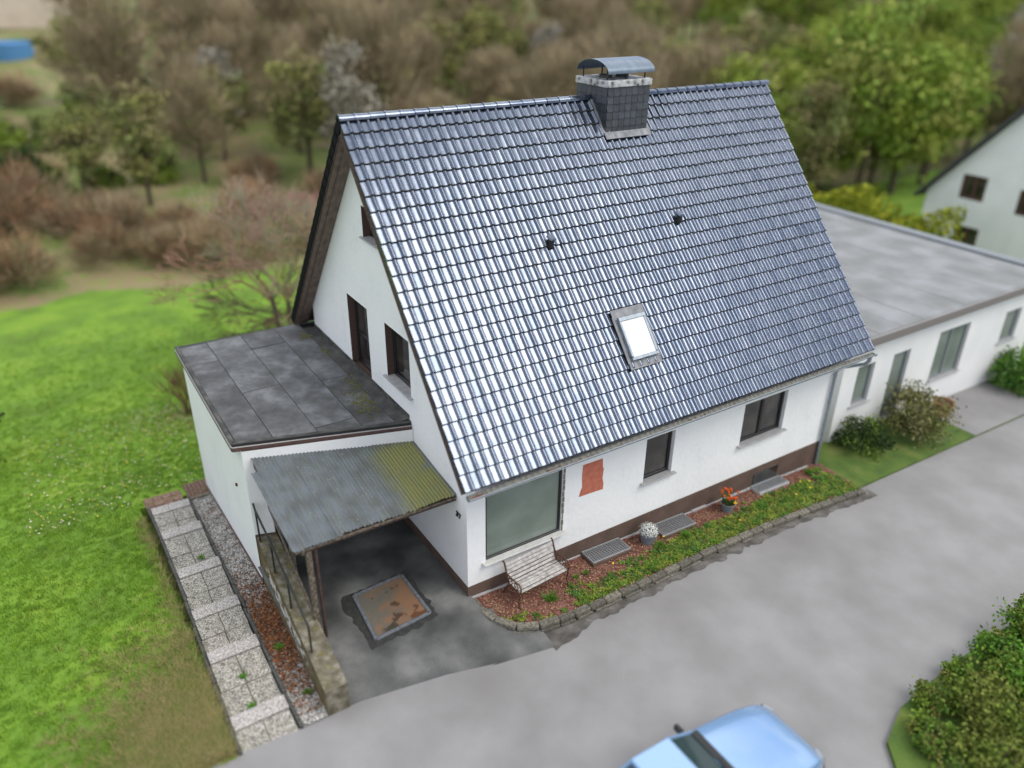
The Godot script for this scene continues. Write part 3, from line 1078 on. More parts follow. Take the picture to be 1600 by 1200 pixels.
	for xx in [gx0, gx1]:
		for q in s2:
			var a := PI + PI * q / s2
			var b := PI + PI * (q + 1) / s2
			gt.tri(gc + Vector3(xx, 0, 0), gc + Vector3(xx, sin(a) * .075, cos(a) * .075), gc + Vector3(xx, sin(b) * .075, cos(b) * .075))
	var gut := wp(house, "gutter", gt, M.zinc)
	wp(gut, "gutter_trough", gi, M.zinc_inner)
	for q in 17:
		var br := MB.new()
		var xx := -.1 + q * .70
		br.box(Vector3(xx, 2.935 + .02 * q / 17.0, .835), Vector3(.03, .014, .04), .003)
		wp(gut, "gutter_bracket", br, M.zinc)
	var dl := MB.new()
	dl.use_c = true
	for q in 150:
		var xx: float = [rf(-.3, .05), rf(1.4, 2.6), rf(-.3, 11.5)][q % 3]
		dl.col = Color(rf(.10, .3), rf(.05, .12), rf(.02, .06))
		var ang := rf(0, TAU)
		var p := Vector3(xx, 2.885 + rf(0, .02), .765 + rf(-.035, .035))
		var e1 := Vector3(cos(ang), rf(-.2, .4), sin(ang)) * rf(.012, .03)
		var e2 := Vector3(-sin(ang), rf(-.2, .4), cos(ang)) * rf(.008, .02)
		dl.quad(p - e1, p - e2, p + e1, p + e2)
	var dlo := wp(gut, "leaf_litter", dl, M.leaf)
	dlo.set_meta("kind", "stuff")
	var dp := MB.new()
	dp.tube([Vector3(11.62, 2.90, .765), Vector3(11.62, 2.76, .765), Vector3(11.58, 2.66, .70), Vector3(11.42, 2.38, .18), Vector3(11.36, 2.27, .085), Vector3(11.355, 2.15, .07), Vector3(11.36, .9, .07), Vector3(11.36, -.76, .07)], [.06, .05, .045, .045, .045, .045, .045, .045], 12)
	for yy in [2.1, 1.3, .35]:
		dp.tube([Vector3(11.36, yy, .07), Vector3(11.36, yy + .05, .07)], [.052], 12)
	wp(house, "downpipe", dp, M.zinc)
	make_chimney()

func make_chimney() -> void:
	var x0 := 5.85
	var x1 := 7.11
	var z0 := -3.57
	var z1 := -4.72
	var y0 := 7.6
	var y1 := 9.33
	var cb := MB.new()
	cb.box(Vector3((x0 + x1) * .5, (y0 + y1) * .5, (z0 + z1) * .5), Vector3(x1 - x0 - .03, y1 - y0, z0 - z1 - .03), 0.0)
	var ch := wp(house, "chimney", cb, M.slate)
	# slates, hung in courses on the front and left faces, the others too
	var sw := .18
	var shh := .17
	var faces := [[Vector3(x0, 0, z0), Vector3.RIGHT, Vector3.BACK, x1 - x0], [Vector3(x0, 0, z1), Vector3.BACK, Vector3.LEFT, z0 - z1], [Vector3(x1, 0, z0), Vector3.FORWARD, Vector3.RIGHT, z0 - z1]]
	for f in faces:
		var r: Vector3 = f[1]
		var nn: Vector3 = f[2]
		var cn := int(round(f[3] / sw))
		var w: float = f[3] / cn
		var sm := MB.new()
		var th := .02
		var po := [Vector2(.004, shh + .03), Vector2(.004, .03), Vector2(.03, 0.0), Vector2(w - .004, 0.0), Vector2(w - .004, shh + .03)]
		for i in range(1, 4):
			var tri3 := [po[0], po[i], po[i + 1]]
			sm.tri(Vector3(tri3[0].x, tri3[0].y, th * .2), Vector3(tri3[1].x, tri3[1].y, th * 1.0 + .01), Vector3(tri3[2].x, tri3[2].y, (th * 1.0 + .01) if i < 3 else th * .2))
		for i in 4:
			var a: Vector2 = po[i]
			var b: Vector2 = po[i + 1]
			var ha := th * .2 if a.y > .1 else th + .01
			var hb := th * .2 if b.y > .1 else th + .01
			sm.quad(Vector3(a.x, a.y, -.01), Vector3(b.x, b.y, -.01), Vector3(b.x, b.y, hb), Vector3(a.x, a.y, ha))
		var me := sm.mesh()
		for j in 8:
			for i in cn:
				var yb := y1 - .02 - (j + 1) * shh
				var base: Vector3 = f[0] + r * (i * w)
				var zc: float = (base + r * w).z
				var ry := RH - absf(zc + RW * .5) * (RH - RE) / (RW * .5 + EV)
				if yb + shh * .7 < ry: continue
				lp(ch, "slate", me, M.slates[rng.randi() % 3], Transform3D(Basis(r, Vector3.UP, nn) * Basis(Vector3(0, 0, 1), rf(-.012, .012)), base + Vector3.UP * yb - nn * .004))
	# lead apron where the chimney meets the tiles
	var ap := MB.new()
	ap.box(roof_at((x0 + x1) * .5 + OL, 6.73, .10), Vector3(x1 - x0 + .12, .18, .012), .004, Basis(Vector3.RIGHT, sv, rn))
	for xx in [x0 - .035, x1 + .035]:
		ap.box(roof_at(xx + OL, 7.25, .075), Vector3(.09, 1.0, .014), .004, Basis(Vector3.RIGHT, sv, rn))
	wp(ch, "lead_flashing", ap, M.lead)
	# cap collar
	var cc := MB.new()
	var cx := (x0 + x1) * .5
	var cz := (z0 + z1) * .5
	cc.box(Vector3(cx, y1 + .075, cz), Vector3(x1 - x0 + .08, .15, z0 - z1 + .08), .012)
	var col := wp(ch, "chimney_cap", cc, M.chimney_cap)
	var fl := MB.new()
	for k in 2:
		fl.lathe(Vector3(cx - .25 + k * .5, y1 + .15, cz), [Vector2(.16, 0), Vector2(.15, .07), Vector2(.11, .07), Vector2(.10, -.02)], 16)
	wp(col, "flue_collar", fl, M.concrete_dark)
	# barrel hood on posts
	var hy := y1 + .15 + .14
	for px in [x0 + .07, cx, x1 - .07]:
		for pz in [z0 - .12, z1 + .12]:
			var p := MB.new()
			p.box(Vector3(px, y1 + .15 + .1, pz), Vector3(.03, .24, .03), .004)
			wp(ch, "hood_post", p, M.plastic)
	var hd := MB.new()
	var hr := (z0 - z1) * .5 + .03
	var sg := 18
	for q in sg:
		var a := PI * q / sg
		var b := PI * (q + 1) / sg
		var na := Vector3(0, sin(a), cos(a))
		var nb := Vector3(0, sin(b), cos(b))
		var sc := Vector3(1, .46, 1)
		var A := Vector3(x0 - .02, hy, cz)
		var B := Vector3(x1 + .10, hy, cz)
		var n1 := Vector3(0, na.y / .46, na.z).normalized()
		var n2 := Vector3(0, nb.y / .46, nb.z).normalized()
		hd.quad_n(A + na * hr * sc, B + na * hr * sc, B + nb * hr * sc, A + nb * hr * sc, n1, n1, n2, n2)
		var ri := hr - .012
		hd.quad_n(B + na * ri * sc, A + na * ri * sc, A + nb * ri * sc, B + nb * ri * sc, -n1, -n1, -n2, -n2)
		for E in [A, B]:
			hd.quad(E + na * hr * sc, E + nb * hr * sc, E + nb * ri * sc, E + na * ri * sc)
	wp(ch, "chimney_hood", hd, M.hood)

# ------------------------------------------------------------------ annex with flat felt roof
func make_annex() -> void:
	var t := thing("annex", "low white annex with flat grey felt roof against the gable wall", "annex", Vector3(-1.75, -1.3, -6.2))
	var A := Vector2(-3.46, -3.40) # front left
	var B := Vector2(-.01, -2.36) # front right
	var C := Vector2(-.01, -8.95) # rear right
	var D := Vector2(-3.46, -9.0) # rear left
	var yt := 2.72
	var wl := MB.new()
	wl.quad(Vector3(D.x, -1.42, D.y), Vector3(A.x, -.72, A.y), Vector3(A.x, yt, A.y), Vector3(D.x, yt, D.y))
	wp(t, "side_wall", wl, M.stucco)
	# front wall with a wide open bay behind the carport
	var fd := Vector3(B.x - A.x, 0, B.y - A.y)
	var fl := fd.length()
	fd /= fl
	var FO := Vector3(A.x, 0, A.y)
	var fb := [.42, .55, fl - .02, 2.12]
	wp(t, "front_wall", wall(FO, fd, 0, fl, .55, func(_a): return yt, [fb]), M.stucco)
	var jm := MB.new()
	var inw := Vector3(fd.z, 0, -fd.x) * .22
	var J := FO + fd * .42
	jm.quad(J + Vector3(0, -.3, 0), J + inw + Vector3(0, -.3, 0), J + inw + Vector3(0, 2.12, 0), J + Vector3(0, 2.12, 0))
	jm.quad(J + Vector3(0, 2.12, 0), FO + fd * fl + Vector3(0, 2.12, 0), FO + fd * fl + inw + Vector3(0, 2.12, 0), J + inw + Vector3(0, 2.12, 0))
	wp(t, "bay_jamb", jm, M.stucco)
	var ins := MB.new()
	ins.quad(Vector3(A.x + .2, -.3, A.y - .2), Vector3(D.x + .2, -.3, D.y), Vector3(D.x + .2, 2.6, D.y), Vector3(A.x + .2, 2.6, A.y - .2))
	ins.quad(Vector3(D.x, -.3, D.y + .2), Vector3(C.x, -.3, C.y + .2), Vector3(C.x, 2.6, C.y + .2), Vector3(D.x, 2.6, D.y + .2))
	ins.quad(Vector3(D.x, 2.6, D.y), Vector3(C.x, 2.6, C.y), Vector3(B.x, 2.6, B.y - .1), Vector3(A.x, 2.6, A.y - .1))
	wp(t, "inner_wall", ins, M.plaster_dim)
	var wb := MB.new()
	wb.quad(Vector3(C.x, -2.5, C.y), Vector3(D.x, -2.5, D.y), Vector3(D.x, yt, D.y), Vector3(C.x, yt, C.y))
	wp(t, "rear_wall", wb, M.stucco)
	var pb := MB.new()
	pb.quad(Vector3(D.x - .012, -1.7, D.y), Vector3(A.x - .012, -1.2, A.y), Vector3(A.x - .012, -.72, A.y), Vector3(D.x - .012, -1.42, D.y))
	pb.quad(Vector3(A.x - .012, -.9, A.y + .012), Vector3(A.x + .40, -.9, A.y + .133), Vector3(A.x + .40, .55, A.y + .133), Vector3(A.x - .012, .55, A.y + .012))
	pb.quad(Vector3(D.x - .012, -1.42, D.y), Vector3(A.x - .012, -.72, A.y), Vector3(A.x, -.72, A.y), Vector3(D.x, -1.42, D.y))
	wp(t, "plinth", pb, M.plinth)
	# roof slab
	var e := [Vector2(-3.60, -3.54), Vector2(-.01, -2.42), Vector2(-.01, -8.40), Vector2(1.2, -8.40), Vector2(1.2, -8.94), Vector2(-3.54, -9.12)]
	var rs := MB.new()
	rs.prism(PackedVector2Array(e), 2.70, 2.862)
	var roof := wp(t, "roof", rs, M.tar)
	# trim: brown metal edge with a lighter lip, front and left
	for k in 2:
		var p: Vector2 = [e[0], e[5]][k]
		var q: Vector2 = [e[1], e[0]][k]
		var d := (q - p).normalized()
		var o := Vector2(d.y, -d.x) * -.012
		var P := Vector3(p.x + o.x, 0, p.y + o.y)
		var Q := Vector3(q.x + o.x, 0, q.y + o.y)
		var tr := MB.new()
		tr.bar(P + Vector3.UP * 2.735, Q + Vector3.UP * 2.735, .022, .10, Vector3.UP, .004)
		wp(roof, "edge_trim", tr, M.trim)
		var tl := MB.new()
		tl.bar(P + Vector3.UP * 2.792, Q + Vector3.UP * 2.792, .034, .014, Vector3.UP, .003)
		wp(roof, "edge_lip", tl, M.trim_light)
		var up := MB.new()
		var inn := Vector3(-o.x, 0, -o.y).normalized() * .05
		up.bar(P + inn + Vector3.UP * 2.872, Q + inn + Vector3.UP * 2.872, .10, .035, Vector3.UP, .014)
		wp(roof, "edge_upstand", up, M.felt_dark)
	# felt sheets between the seams
	var seams := [-3.50, -2.78, -1.885, -.985, -.30]
	var cross := [[-7.74], [-5.66], [-3.26, -7.93], [-5.3]]
	for i in 4:
		var xa: float = seams[i] + .009
		var xb: float = seams[i + 1] - .009
		var zf := func(x): return -2.42 + (x + .01) * .312 - .1
		var cs: Array = cross[i].duplicate()
		cs.sort()
		cs.push_front(-8.96)
		for k in cs.size():
			var zb: float = cs[k] + .010
			var poly: PackedVector2Array
			if k + 1 < cs.size():
				var z2: float = cs[k + 1] - .010
				poly = PackedVector2Array([Vector2(xa, zb), Vector2(xb, zb + rf(-.02, .02)), Vector2(xb, z2), Vector2(xa, z2 + rf(-.02, .02))])
			else:
				poly = PackedVector2Array([Vector2(xa, zb), Vector2(xb, zb), Vector2(xb, zf.call(xb)), Vector2(xa, zf.call(xa))])
			var s := MB.new()
			s.prism(poly, 2.855, 2.872 + .003 * ((i + k) % 3))
			wp(roof, "felt_sheet", s, M.felts[(i * 2 + k) % 3])
	# darker upstand strip along the gable wall
	var fs := MB.new()
	fs.quad(Vector3(-.30, 2.874, -2.55), Vector3(-.012, 2.93, -2.50), Vector3(-.012, 2.93, -8.4), Vector3(-.30, 2.874, -8.6))
	fs.quad(Vector3(-.012, 2.93, -2.50), Vector3(-.005, 3.02, -2.50), Vector3(-.005, 3.02, -8.4), Vector3(-.012, 2.93, -8.4))
	wp(roof, "wall_flashing", fs, M.felt_dark)
	# moss cushions by the wall
	var mo := MB.new()
	mo.use_c = true
	for spot in [[-.42, -8.0, .16, 60], [-.5, -4.0, .35, 160], [-.62, -3.5, .25, 90], [-.35, -4.9, .2, 60], [-.3, -6.8, .12, 30]]:
		for q in spot[3]:
			var p := Vector3(spot[0] + rng.randfn() * spot[2] * .5, 2.884, spot[1] + rng.randfn() * spot[2])
			if p.x > -.04: continue
			var r := rf(.008, .026)
			mo.col = Color(rf(.10, .2), rf(.11, .18), rf(.01, .03))
			for w in 5:
				var a := TAU * w / 5
				var b := TAU * (w + 1) / 5
				mo.tri(p + Vector3(0, r * .5, 0), p + Vector3(cos(b), 0, sin(b)) * r, p + Vector3(cos(a), 0, sin(a)) * r)
	var moo := wp(roof, "moss", mo, M.leaf)
	moo.set_meta("kind", "stuff")
	# outside tap hole
	var hk := MB.new()
	hk.tube([Vector3(-3.44, 1.28, -4.45), Vector3(-3.50, 1.28, -4.45)], [.04], 8)
	wp(t, "wall_hook", hk, M.bench_iron)

# ------------------------------------------------------------------ carport
func cp_y(z: float) -> float:
	return 2.15 + .128 * (-.37 - z)

func make_carport() -> void:
	var t := thing("carport", "lean-to carport with mossy corrugated roof sheets on weathered wooden posts", "carport", Vector3(-1.7, -.25, -1.6))
	var fn := FastNoiseLite.new()
	fn.seed = 9
	fn.frequency = 1.6
	fn.fractal_octaves = 4
	var mat := vcol(.55, .5)
	var per := .0735
	var sheets := [[-3.30, -2.46, -.40, 9.0, 0.0, 0.0], [-2.50, -1.62, -.44, 9.0, .004, .02], [-1.66, -.80, -.40, 9.0, .008, .05], [-.90, .0, -.40, 9.0, .018, .1], [-3.45, -2.62, -.37, -2.85, .022, 0.0]]
	for s in sheets:
		var mb := MB.new()
		mb.use_c = true
		var nx := int(round((s[1] - s[0]) / per * 6.0))
		var nz := 22
		var grid: Array = []
		var cg: Array = []
		var mossy: float = s[5]
		for i in nx + 1:
			var x: float = lerpf(s[0], s[1], float(i) / nx)
			var ph: float = x / per
			var zb := -2.42 + (x + .01) * .312 + .03
			if s[3] < 0.0: zb = s[3]
			var zf: float = s[2] + fn.get_noise_2d(x * 3.0, s[0] * 9.0) * .05
			var col_p: Array = []
			var col_c: Array = []
			for j in nz + 1:
				var z: float = lerpf(zf, zb, float(j) / nz)
				var wv := sin(ph * TAU)
				var y: float = cp_y(z) + s[4] + .013 * wv + fn.get_noise_2d(x * .5, z * .5) * .012
				if j == 0: y -= .004
				col_p.push_back(Vector3(x, y, z))
				var k := fn.get_noise_2d(x * 1.2 + 40, z * 1.2) * .5 + .5
				var k2 := fn.get_noise_2d(x * 6.0, z * .8 + 9) * .5 + .5
				var base := Color(.075, .083, .092).lerp(Color(.14, .16, .19), clampf(k * 1.5 - .3, 0, 1))
				if k2 > .62: base = base.lerp(Color(.12, .155, .23), .5)
				# moss and dirt lying in the troughs
				var mz: float = clampf(-wv * .6 + .15, 0, 1) * clampf(k2 * 1.5 - .25, 0, 1) * (.55 + 2.0 * mossy)
				var big: float = 0.0
				if x > -1.4: big = smoothstep(-1.4, -.7, x) * smoothstep(.2, .5, fn.get_noise_2d(x * .6 + 3, z * .7) * .5 + .62) * smoothstep(-2.7, -2.2, z)
				big *= smoothstep(.02, -.12, x)
				mz = clampf(maxf(mz, big * (.55 + .45 * k2)), 0, 1)
				base = base.lerp(Color(.25, .23, .05).lerp(Color(.17, .185, .022), k), mz)
				col_c.push_back(base)
			grid.push_back(col_p)
			cg.push_back(col_c)
		for i in nx:
			for j in nz:
				var a: Vector3 = grid[i][j]
				var b: Vector3 = grid[i + 1][j]
				var c: Vector3 = grid[i + 1][j + 1]
				var d: Vector3 = grid[i][j + 1]
				var n1 := Vector3(-cos(a.x / per * TAU) * .013 * TAU / per, 1, .128).normalized()
				var n2 := Vector3(-cos(b.x / per * TAU) * .013 * TAU / per, 1, .128).normalized()
				mb.quad_n(a, b, c, d, n1, n2, n2, n1)
				var k0: int = mb.c.size() - 6
				# order written by quad_n: a c b a d c
				mb.c[k0] = cg[i][j]
				mb.c[k0 + 1] = cg[i + 1][j + 1]
				mb.c[k0 + 2] = cg[i + 1][j]
				mb.c[k0 + 3] = cg[i][j]
				mb.c[k0 + 4] = cg[i][j + 1]
				mb.c[k0 + 5] = cg[i + 1][j + 1]
				if j == 0:
					mb.col = cg[i][j]
					mb.quad(a - Vector3(0, .006, 0), b - Vector3(0, .006, 0), b, a)
		wp(t, "corrugated_sheet", mb, mat, "yellow-green mossy corrugated sheet" if mossy > .09 else "")
	var lt := MB.new()
	lt.use_c = true
	for q in 420:
		var x := rf(-3.2, -.05)
		var z := lerpf(-.45, -2.4 + x * .31, rng.randf())
		lt.col = [Color(.5, .45, .3), Color(.3, .22, .1), Color(.45, .4, .35)][q % 3]
		var a := rf(0, TAU)
		var p := Vector3(x, cp_y(z) + .022, z)
		var e1 := Vector3(cos(a), 0, sin(a)) * rf(.006, .014)
		var e2 := Vector3(-sin(a), .3, cos(a)) * rf(.005, .01)
		lt.quad(p - e1, p - e2, p + e1, p + e2)
	var lo := wp(t, "leaf_litter", lt, M.leaf)
	lo.set_meta("kind", "stuff")
	# beams
	var b1 := MB.new()
	b1.bar(Vector3(-3.42, 2.05, -.50), Vector3(.06, 2.05, -.47), .07, .12, Vector3.UP, .008)
	wp(t, "front_beam", b1, M.wood_dark)
	var b5 := MB.new()
	b5.bar(Vector3(-3.40, 2.10, -.415), Vector3(-.02, 2.10, -.40), .02, .05, Vector3.UP, .004)
	wp(t, "edge_batten", b5, M.wood_grey)
	var b2 := MB.new()
	b2.bar(Vector3(-3.25, 2.04, -.42), Vector3(-3.25, 2.38, -3.3), .07, .12, Vector3.UP, .008)
	wp(t, "side_beam", b2, M.wood_grey)
	for xx in [-2.3, -1.2, -.2]:
		var r := MB.new()
		r.bar(Vector3(xx, 2.07, -.45), Vector3(xx, 2.33, -2.5 + xx * .31), .06, .10, Vector3.UP, .006)
		wp(t, "rafter", r, M.wood_dark)
	# posts and diagonal plank
	for p in [[-3.14, -.25, -.49, .10], [-3.09, -.25, -1.9, .09]]:
		var m := MB.new()
		m.box(Vector3(p[0], (p[1] + 2.02) * .5, p[2]), Vector3(p[3], 2.02 - p[1], p[3]), .008)
		wp(t, "post", m, M.wood_grey)
	var dp := MB.new()
	dp.tube([Vector3(-3.0, 2.05, -.50), Vector3(-3.0, -.26, -.50)], [.035], 8)
	wp(t, "rain_pipe", dp, M.wood_dark)
	var pk := MB.new()
	pk.bar(Vector3(-3.12, 1.32, -3.25), Vector3(-3.20, .42, -.40), .035, .13, Vector3.UP, .006)
	wp(t, "diagonal_plank", pk, M.wood_grey)

# ------------------------------------------------------------------ parapet wall, railing, steps
func strip_y(z: float) -> float:
	return left_y(z) + .0

func px_l(z: float) -> float: # left face of the parapet
	return lerpf(-3.65, -3.455, (1.25 - z) / 4.6)

func make_parapet() -> void:
	var t := thing("parapet_wall", "mossy stained concrete parapet wall between driveway and garden steps", "wall", Vector3(-3.45, -.6, -1.1))
	var fn := FastNoiseLite.new()
	fn.seed = 21
	fn.frequency = 1.3
	fn.fractal_octaves = 5
	var z0 := 1.27
	var z1 := -3.36
	var w := .43
	var yt := .45
	var ytz := func(z: float) -> float: return .25 + .054 * (1.27 - z)
	var mat := vcol(.95, .2)
	var f := MB.new()
	f.use_c = true
	var nz := 90
	var ny := 24
	var cf := func(z: float, h: float) -> Color:
		var k := fn.get_noise_2d(z * 1.5, h * 3.0) * .5 + .5
		var base := Color(.075, .06, .036).lerp(Color(.17, .14, .095), clampf(k * 1.8 - .4, 0, 1))
		if fn.get_noise_2d(z * 4.0 + 30, h * 7.0) > .12: base = base.lerp(Color(.16, .13, .035), .6)
		# lime bloom running along the upper part of the face
		var band := smoothstep(-3.1, -2.4, z) * smoothstep(.5, -.2, z) * smoothstep(.10, .28, h) * smoothstep(.85, .5, h)
		var e := smoothstep(.02, .2, fn.get_noise_2d(z * 2.6, h * 4.0 + 50) + band * .35 - .22)
		return base.lerp(Color(.52, .51, .49), e * band)
	for i in nz:
		var za := lerpf(z0, z1, float(i) / nz)
		var zb := lerpf(z0, z1, float(i + 1) / nz)
		for j in ny:
			var pts: Array = []
			var cs: Array = []
			for q in [[za, j], [zb, j], [zb, j + 1], [za, j + 1]]:
				var z: float = q[0]
				var lo := strip_y(z) - .12
				var h: float = float(q[1]) / ny
				var y := lerpf(ytz.call(z), lo, h)
				pts.push_back(Vector3(px_l(z) + fn.get_noise_2d(z * 5.0, y * 5.0) * .008, y, z))
				cs.push_back(cf.call(z, h))
			f.quad(pts[0], pts[1], pts[2], pts[3])
			var k0: int = f.c.size() - 6
			f.c[k0] = cs[0]; f.c[k0 + 1] = cs[2]; f.c[k0 + 2] = cs[1]
			f.c[k0 + 3] = cs[0]; f.c[k0 + 4] = cs[3]; f.c[k0 + 5] = cs[2]
	wp(t, "wall_face", f, mat, "brown stained face with white lime bloom")
	var top := MB.new()
	for i in 20:
		var za := lerpf(z0, z1, i / 20.0)
		var zb := lerpf(z0, z1, (i + 1) / 20.0)
		var a := px_l(za)
		var b := px_l(zb)
		var ya: float = ytz.call(za)
		var yb: float = ytz.call(zb)
		top.quad(Vector3(a, ya, za), Vector3(a + w, ya, za), Vector3(b + w, yb, zb), Vector3(b, yb, zb))
		top.quad(Vector3(a + w, -.5, za), Vector3(b + w, -.5, zb), Vector3(b + w, yb, zb), Vector3(a + w, ya, za))
	var al := px_l(z0)
	top.quad(Vector3(al, -.7, z0), Vector3(al + w, -.7, z0), Vector3(al + w, ytz.call(z0), z0), Vector3(al, ytz.call(z0), z0))
	wp(t, "wall_top", top, M.concrete_moss)
	# moss on the top
	var mo := MB.new()
	mo.use_c = true
	for q in 500:
		var z := rf(-3.2, 1.2)
		var p := Vector3(px_l(z) + rf(.02, .42), ytz.call(z) + .002, z)
		if fn.get_noise_2d(p.x * 2.5, z * 2.0) < .06: continue
		var r := rf(.008, .022)
		mo.col = Color(rf(.12, .24), rf(.12, .2), rf(.01, .04))
		for k in 5:
			var a := TAU * k / 5
			var b := TAU * (k + 1) / 5
			mo.tri(p + Vector3(0, r * .45, 0), p + Vector3(cos(b), 0, sin(b)) * r, p + Vector3(cos(a), 0, sin(a)) * r)
	var moo := wp(t, "moss", mo, M.leaf)
	moo.set_meta("kind", "stuff")
	# railing
	var rl := thing("railing", "thin dark iron handrail with four uprights on the parapet wall", "railing", Vector3(-3.48, .45, -1.4))
	var hr := MB.new()
	hr.tube([Vector3(-3.41, 1.40, -3.36), Vector3(-3.43, 1.36, -3.15), Vector3(-3.45, 1.23, -2.1), Vector3(-3.49, 1.09, -.97), Vector3(-3.53, .94, .3)], [.022], 8)
	wp(rl, "handrail", hr, M.iron)
	for p in [[-3.42, 1.37, -3.2], [-3.45, 1.23, -2.1], [-3.49, 1.09, -.97], [-3.53, .94, .29]]:
		var m := MB.new()
		var yf: float = .24 + .054 * (1.27 - p[2])
		m.box(Vector3(p[0], (yf + p[1]) * .5, p[2]), Vector3(.035, p[1] - yf, .035), .004)
		wp(rl, "upright", m, M.iron)

func make_steps() -> void:
	var t := thing("garden_steps", "shallow garden steps of pebbled concrete slabs beside the lawn", "steps", Vector3(-4.6, -.8, -3.6))
	var xl := func(z: float) -> float: return lerpf(-5.20, -5.05, clampf((1.3 - z) / 6.0, 0, 1))
	var xr := func(z: float) -> float: return lerpf(-4.20, -4.09, clampf((1.3 - z) / 6.0, 0, 1))
	# far edge of each landing: a pale block step, then slabs back to the next one
	var noses := [.38, -1.58, -3.2, -4.98, -6.95, -8.42]
	var near := 1.30
	var yb := -.30
	for k in noses.size():
		var zf: float = noses[k]
		var y: float = -.28 - .115 * (1.3 - (near + zf) * .5)
		var blk := .36
		# slabs between `near` and the block, two wide
		var zs := zf + blk
		var rowsn := maxi(1, int(round((near - zs) / .72)))
		if k == 0: rowsn = 1
		for r in rowsn:
			var za := lerpf(near, zs, float(r) / rowsn) - .006
			var zb := lerpf(near, zs, float(r + 1) / rowsn) + .006
			for c in 2:
				var m := MB.new()
				var fa := .5 * c
				var fb := .5 * (c + 1)
				var off := .006
				var dy := rf(-.008, .008)
				var zm := (za + zb) * .5
				var x0: float = lerpf(xl.call(zm), xr.call(zm), fa) + off
				var x1: float = lerpf(xl.call(zm), xr.call(zm), fb) - off
				m.box(Vector3((x0 + x1) * .5, y - .06 + dy, zm), Vector3(x1 - x0, .12, za - zb), .008, Basis(Vector3(1, 0, 0), -.012 + rf(-.006, .006)) * Basis(Vector3(0, 1, 0), rf(-.008, .008)))
				wp(t, "paving_slab", m, M.aggregate)
		var m2 := MB.new()
		var zc := zf + blk * .5 - .01
		var x2: float = xl.call(zc)
		var x3: float = xr.call(zc)
		m2.box(Vector3((x2 + x3) * .5, y - .085 + .01, zc), Vector3(x3 - x2, .19, blk - .02), .012, Basis(Vector3(0, 1, 0), rf(-.01, .01)))
		wp(t, "step_block", m2, M.aggregate_light)
		near = zf
	# edging stones on the left, half sunk in the turf, and between steps and gravel
	for side in 2:
		var ek := thing("edging", ["low dark edging stones along the lawn side of the steps", "dark edging strip between the steps and the pebble strip"][side], "edging", Vector3(-5.15 if side == 0 else -4.1, -.8, -3.6))
		var z := 1.3
		while z > -8.4:
			var m := MB.new()
			var zz := z - .5
			var xx: float = (xl.call(zz) - .035) if side == 0 else (xr.call(zz) + .045)
			var slope := Basis(Vector3(1, 0, 0), -.115)
			m.box(Vector3(xx + rf(-.008, .008), left_y(zz) - .06, zz), Vector3(.065, .22, .985), .01, slope * Basis(Vector3(0, 1, 0), rf(-.012, .012)))
			wp(ek, "edging_stone", m, M.concrete_dark)
			z -= 1.0
	# pebble strip against the wall
	var s := MB.new()
	var zz := 1.28
	while zz > -8.45:
		var zn := zz - .4
		var ra := minf(px_l(zz) + .02, -3.44)
		var rb := minf(px_l(zn) + .02, -3.44)
		s.quad(Vector3(xr.call(zz) + .06, left_y(zz) - .02, zz), Vector3(ra, left_y(zz) - .01, zz), Vector3(rb, left_y(zn) - .01, zn), Vector3(xr.call(zn) + .06, left_y(zn) - .02, zn))
		zz = zn
	struct("pebble_strip_ground", s, M.gravel)
	# pebbles lying on it
	var pb := MB.new()
	pb.lathe(Vector3.ZERO, [Vector2(.012, -.006), Vector2(.016, 0), Vector2(.010, .008), Vector2(.0, .010)], 6)
	var places: Array = []
	var cols: Array = []
	for i in 5200:
		var z := rf(-8.4, 1.25)
		var x := rf(xr.call(z) + .09, minf(px_l(z), -3.46) - .01)
		var sc := rf(.5, 1.3)
		places.push_back(Transform3D(Basis(Vector3.UP, rf(0, TAU)).scaled(Vector3(sc, sc * rf(.6, 1), sc * rf(.7, 1.2))), Vector3(x, left_y(z) - .012, z)))
		var g := rf(.10, .62)
		cols.push_back(Color(g, g * rf(.93, .99), g * rf(.85, .97)))
	stuff("pebbles", pb.mesh(), vcol(.85), places, "loose pale pebbles in the strip beside the steps", "pebbles", cols)
	# fallen leaves
	var lf := MB.new()
	lf.tri(Vector3(-.03, .004, 0), Vector3(0, .012, .018), Vector3(.035, .002, 0))
	lf.tri(Vector3(-.03, .004, 0), Vector3(.035, .002, 0), Vector3(0, .01, -.018))
	places = []
	cols = []
	for i in 2600:
		var z := rng.randfn(-1.6, 1.0)
		if i % 9 == 0: z = rf(-8.2, 1.0)
		z = clampf(z, -8.3, 1.0)
		var wd: float = rng.randf()
		var x := lerpf(xr.call(z) + .1, minf(px_l(z), -3.46) - .01, wd)
		var b := Basis(Vector3.UP, rf(0, TAU)) * Basis(Vector3.RIGHT, rf(-.7, .7))
		places.push_back(Transform3D(b.scaled(Vector3.ONE * rf(.55, 1.25)), Vector3(x, left_y(z) + rf(.0, .03), z)))
		var k := rf(.6, 1.3)
		cols.push_back([Color(.20 * k, .075 * k, .03 * k), Color(.28 * k, .13 * k, .06 * k), Color(.12 * k, .05 * k, .025 * k)][i % 3])
	stuff("fallen_leaves", lf.mesh(), leafy(.8), places, "drift of brown fallen leaves on the pebble strip", "leaves", cols)
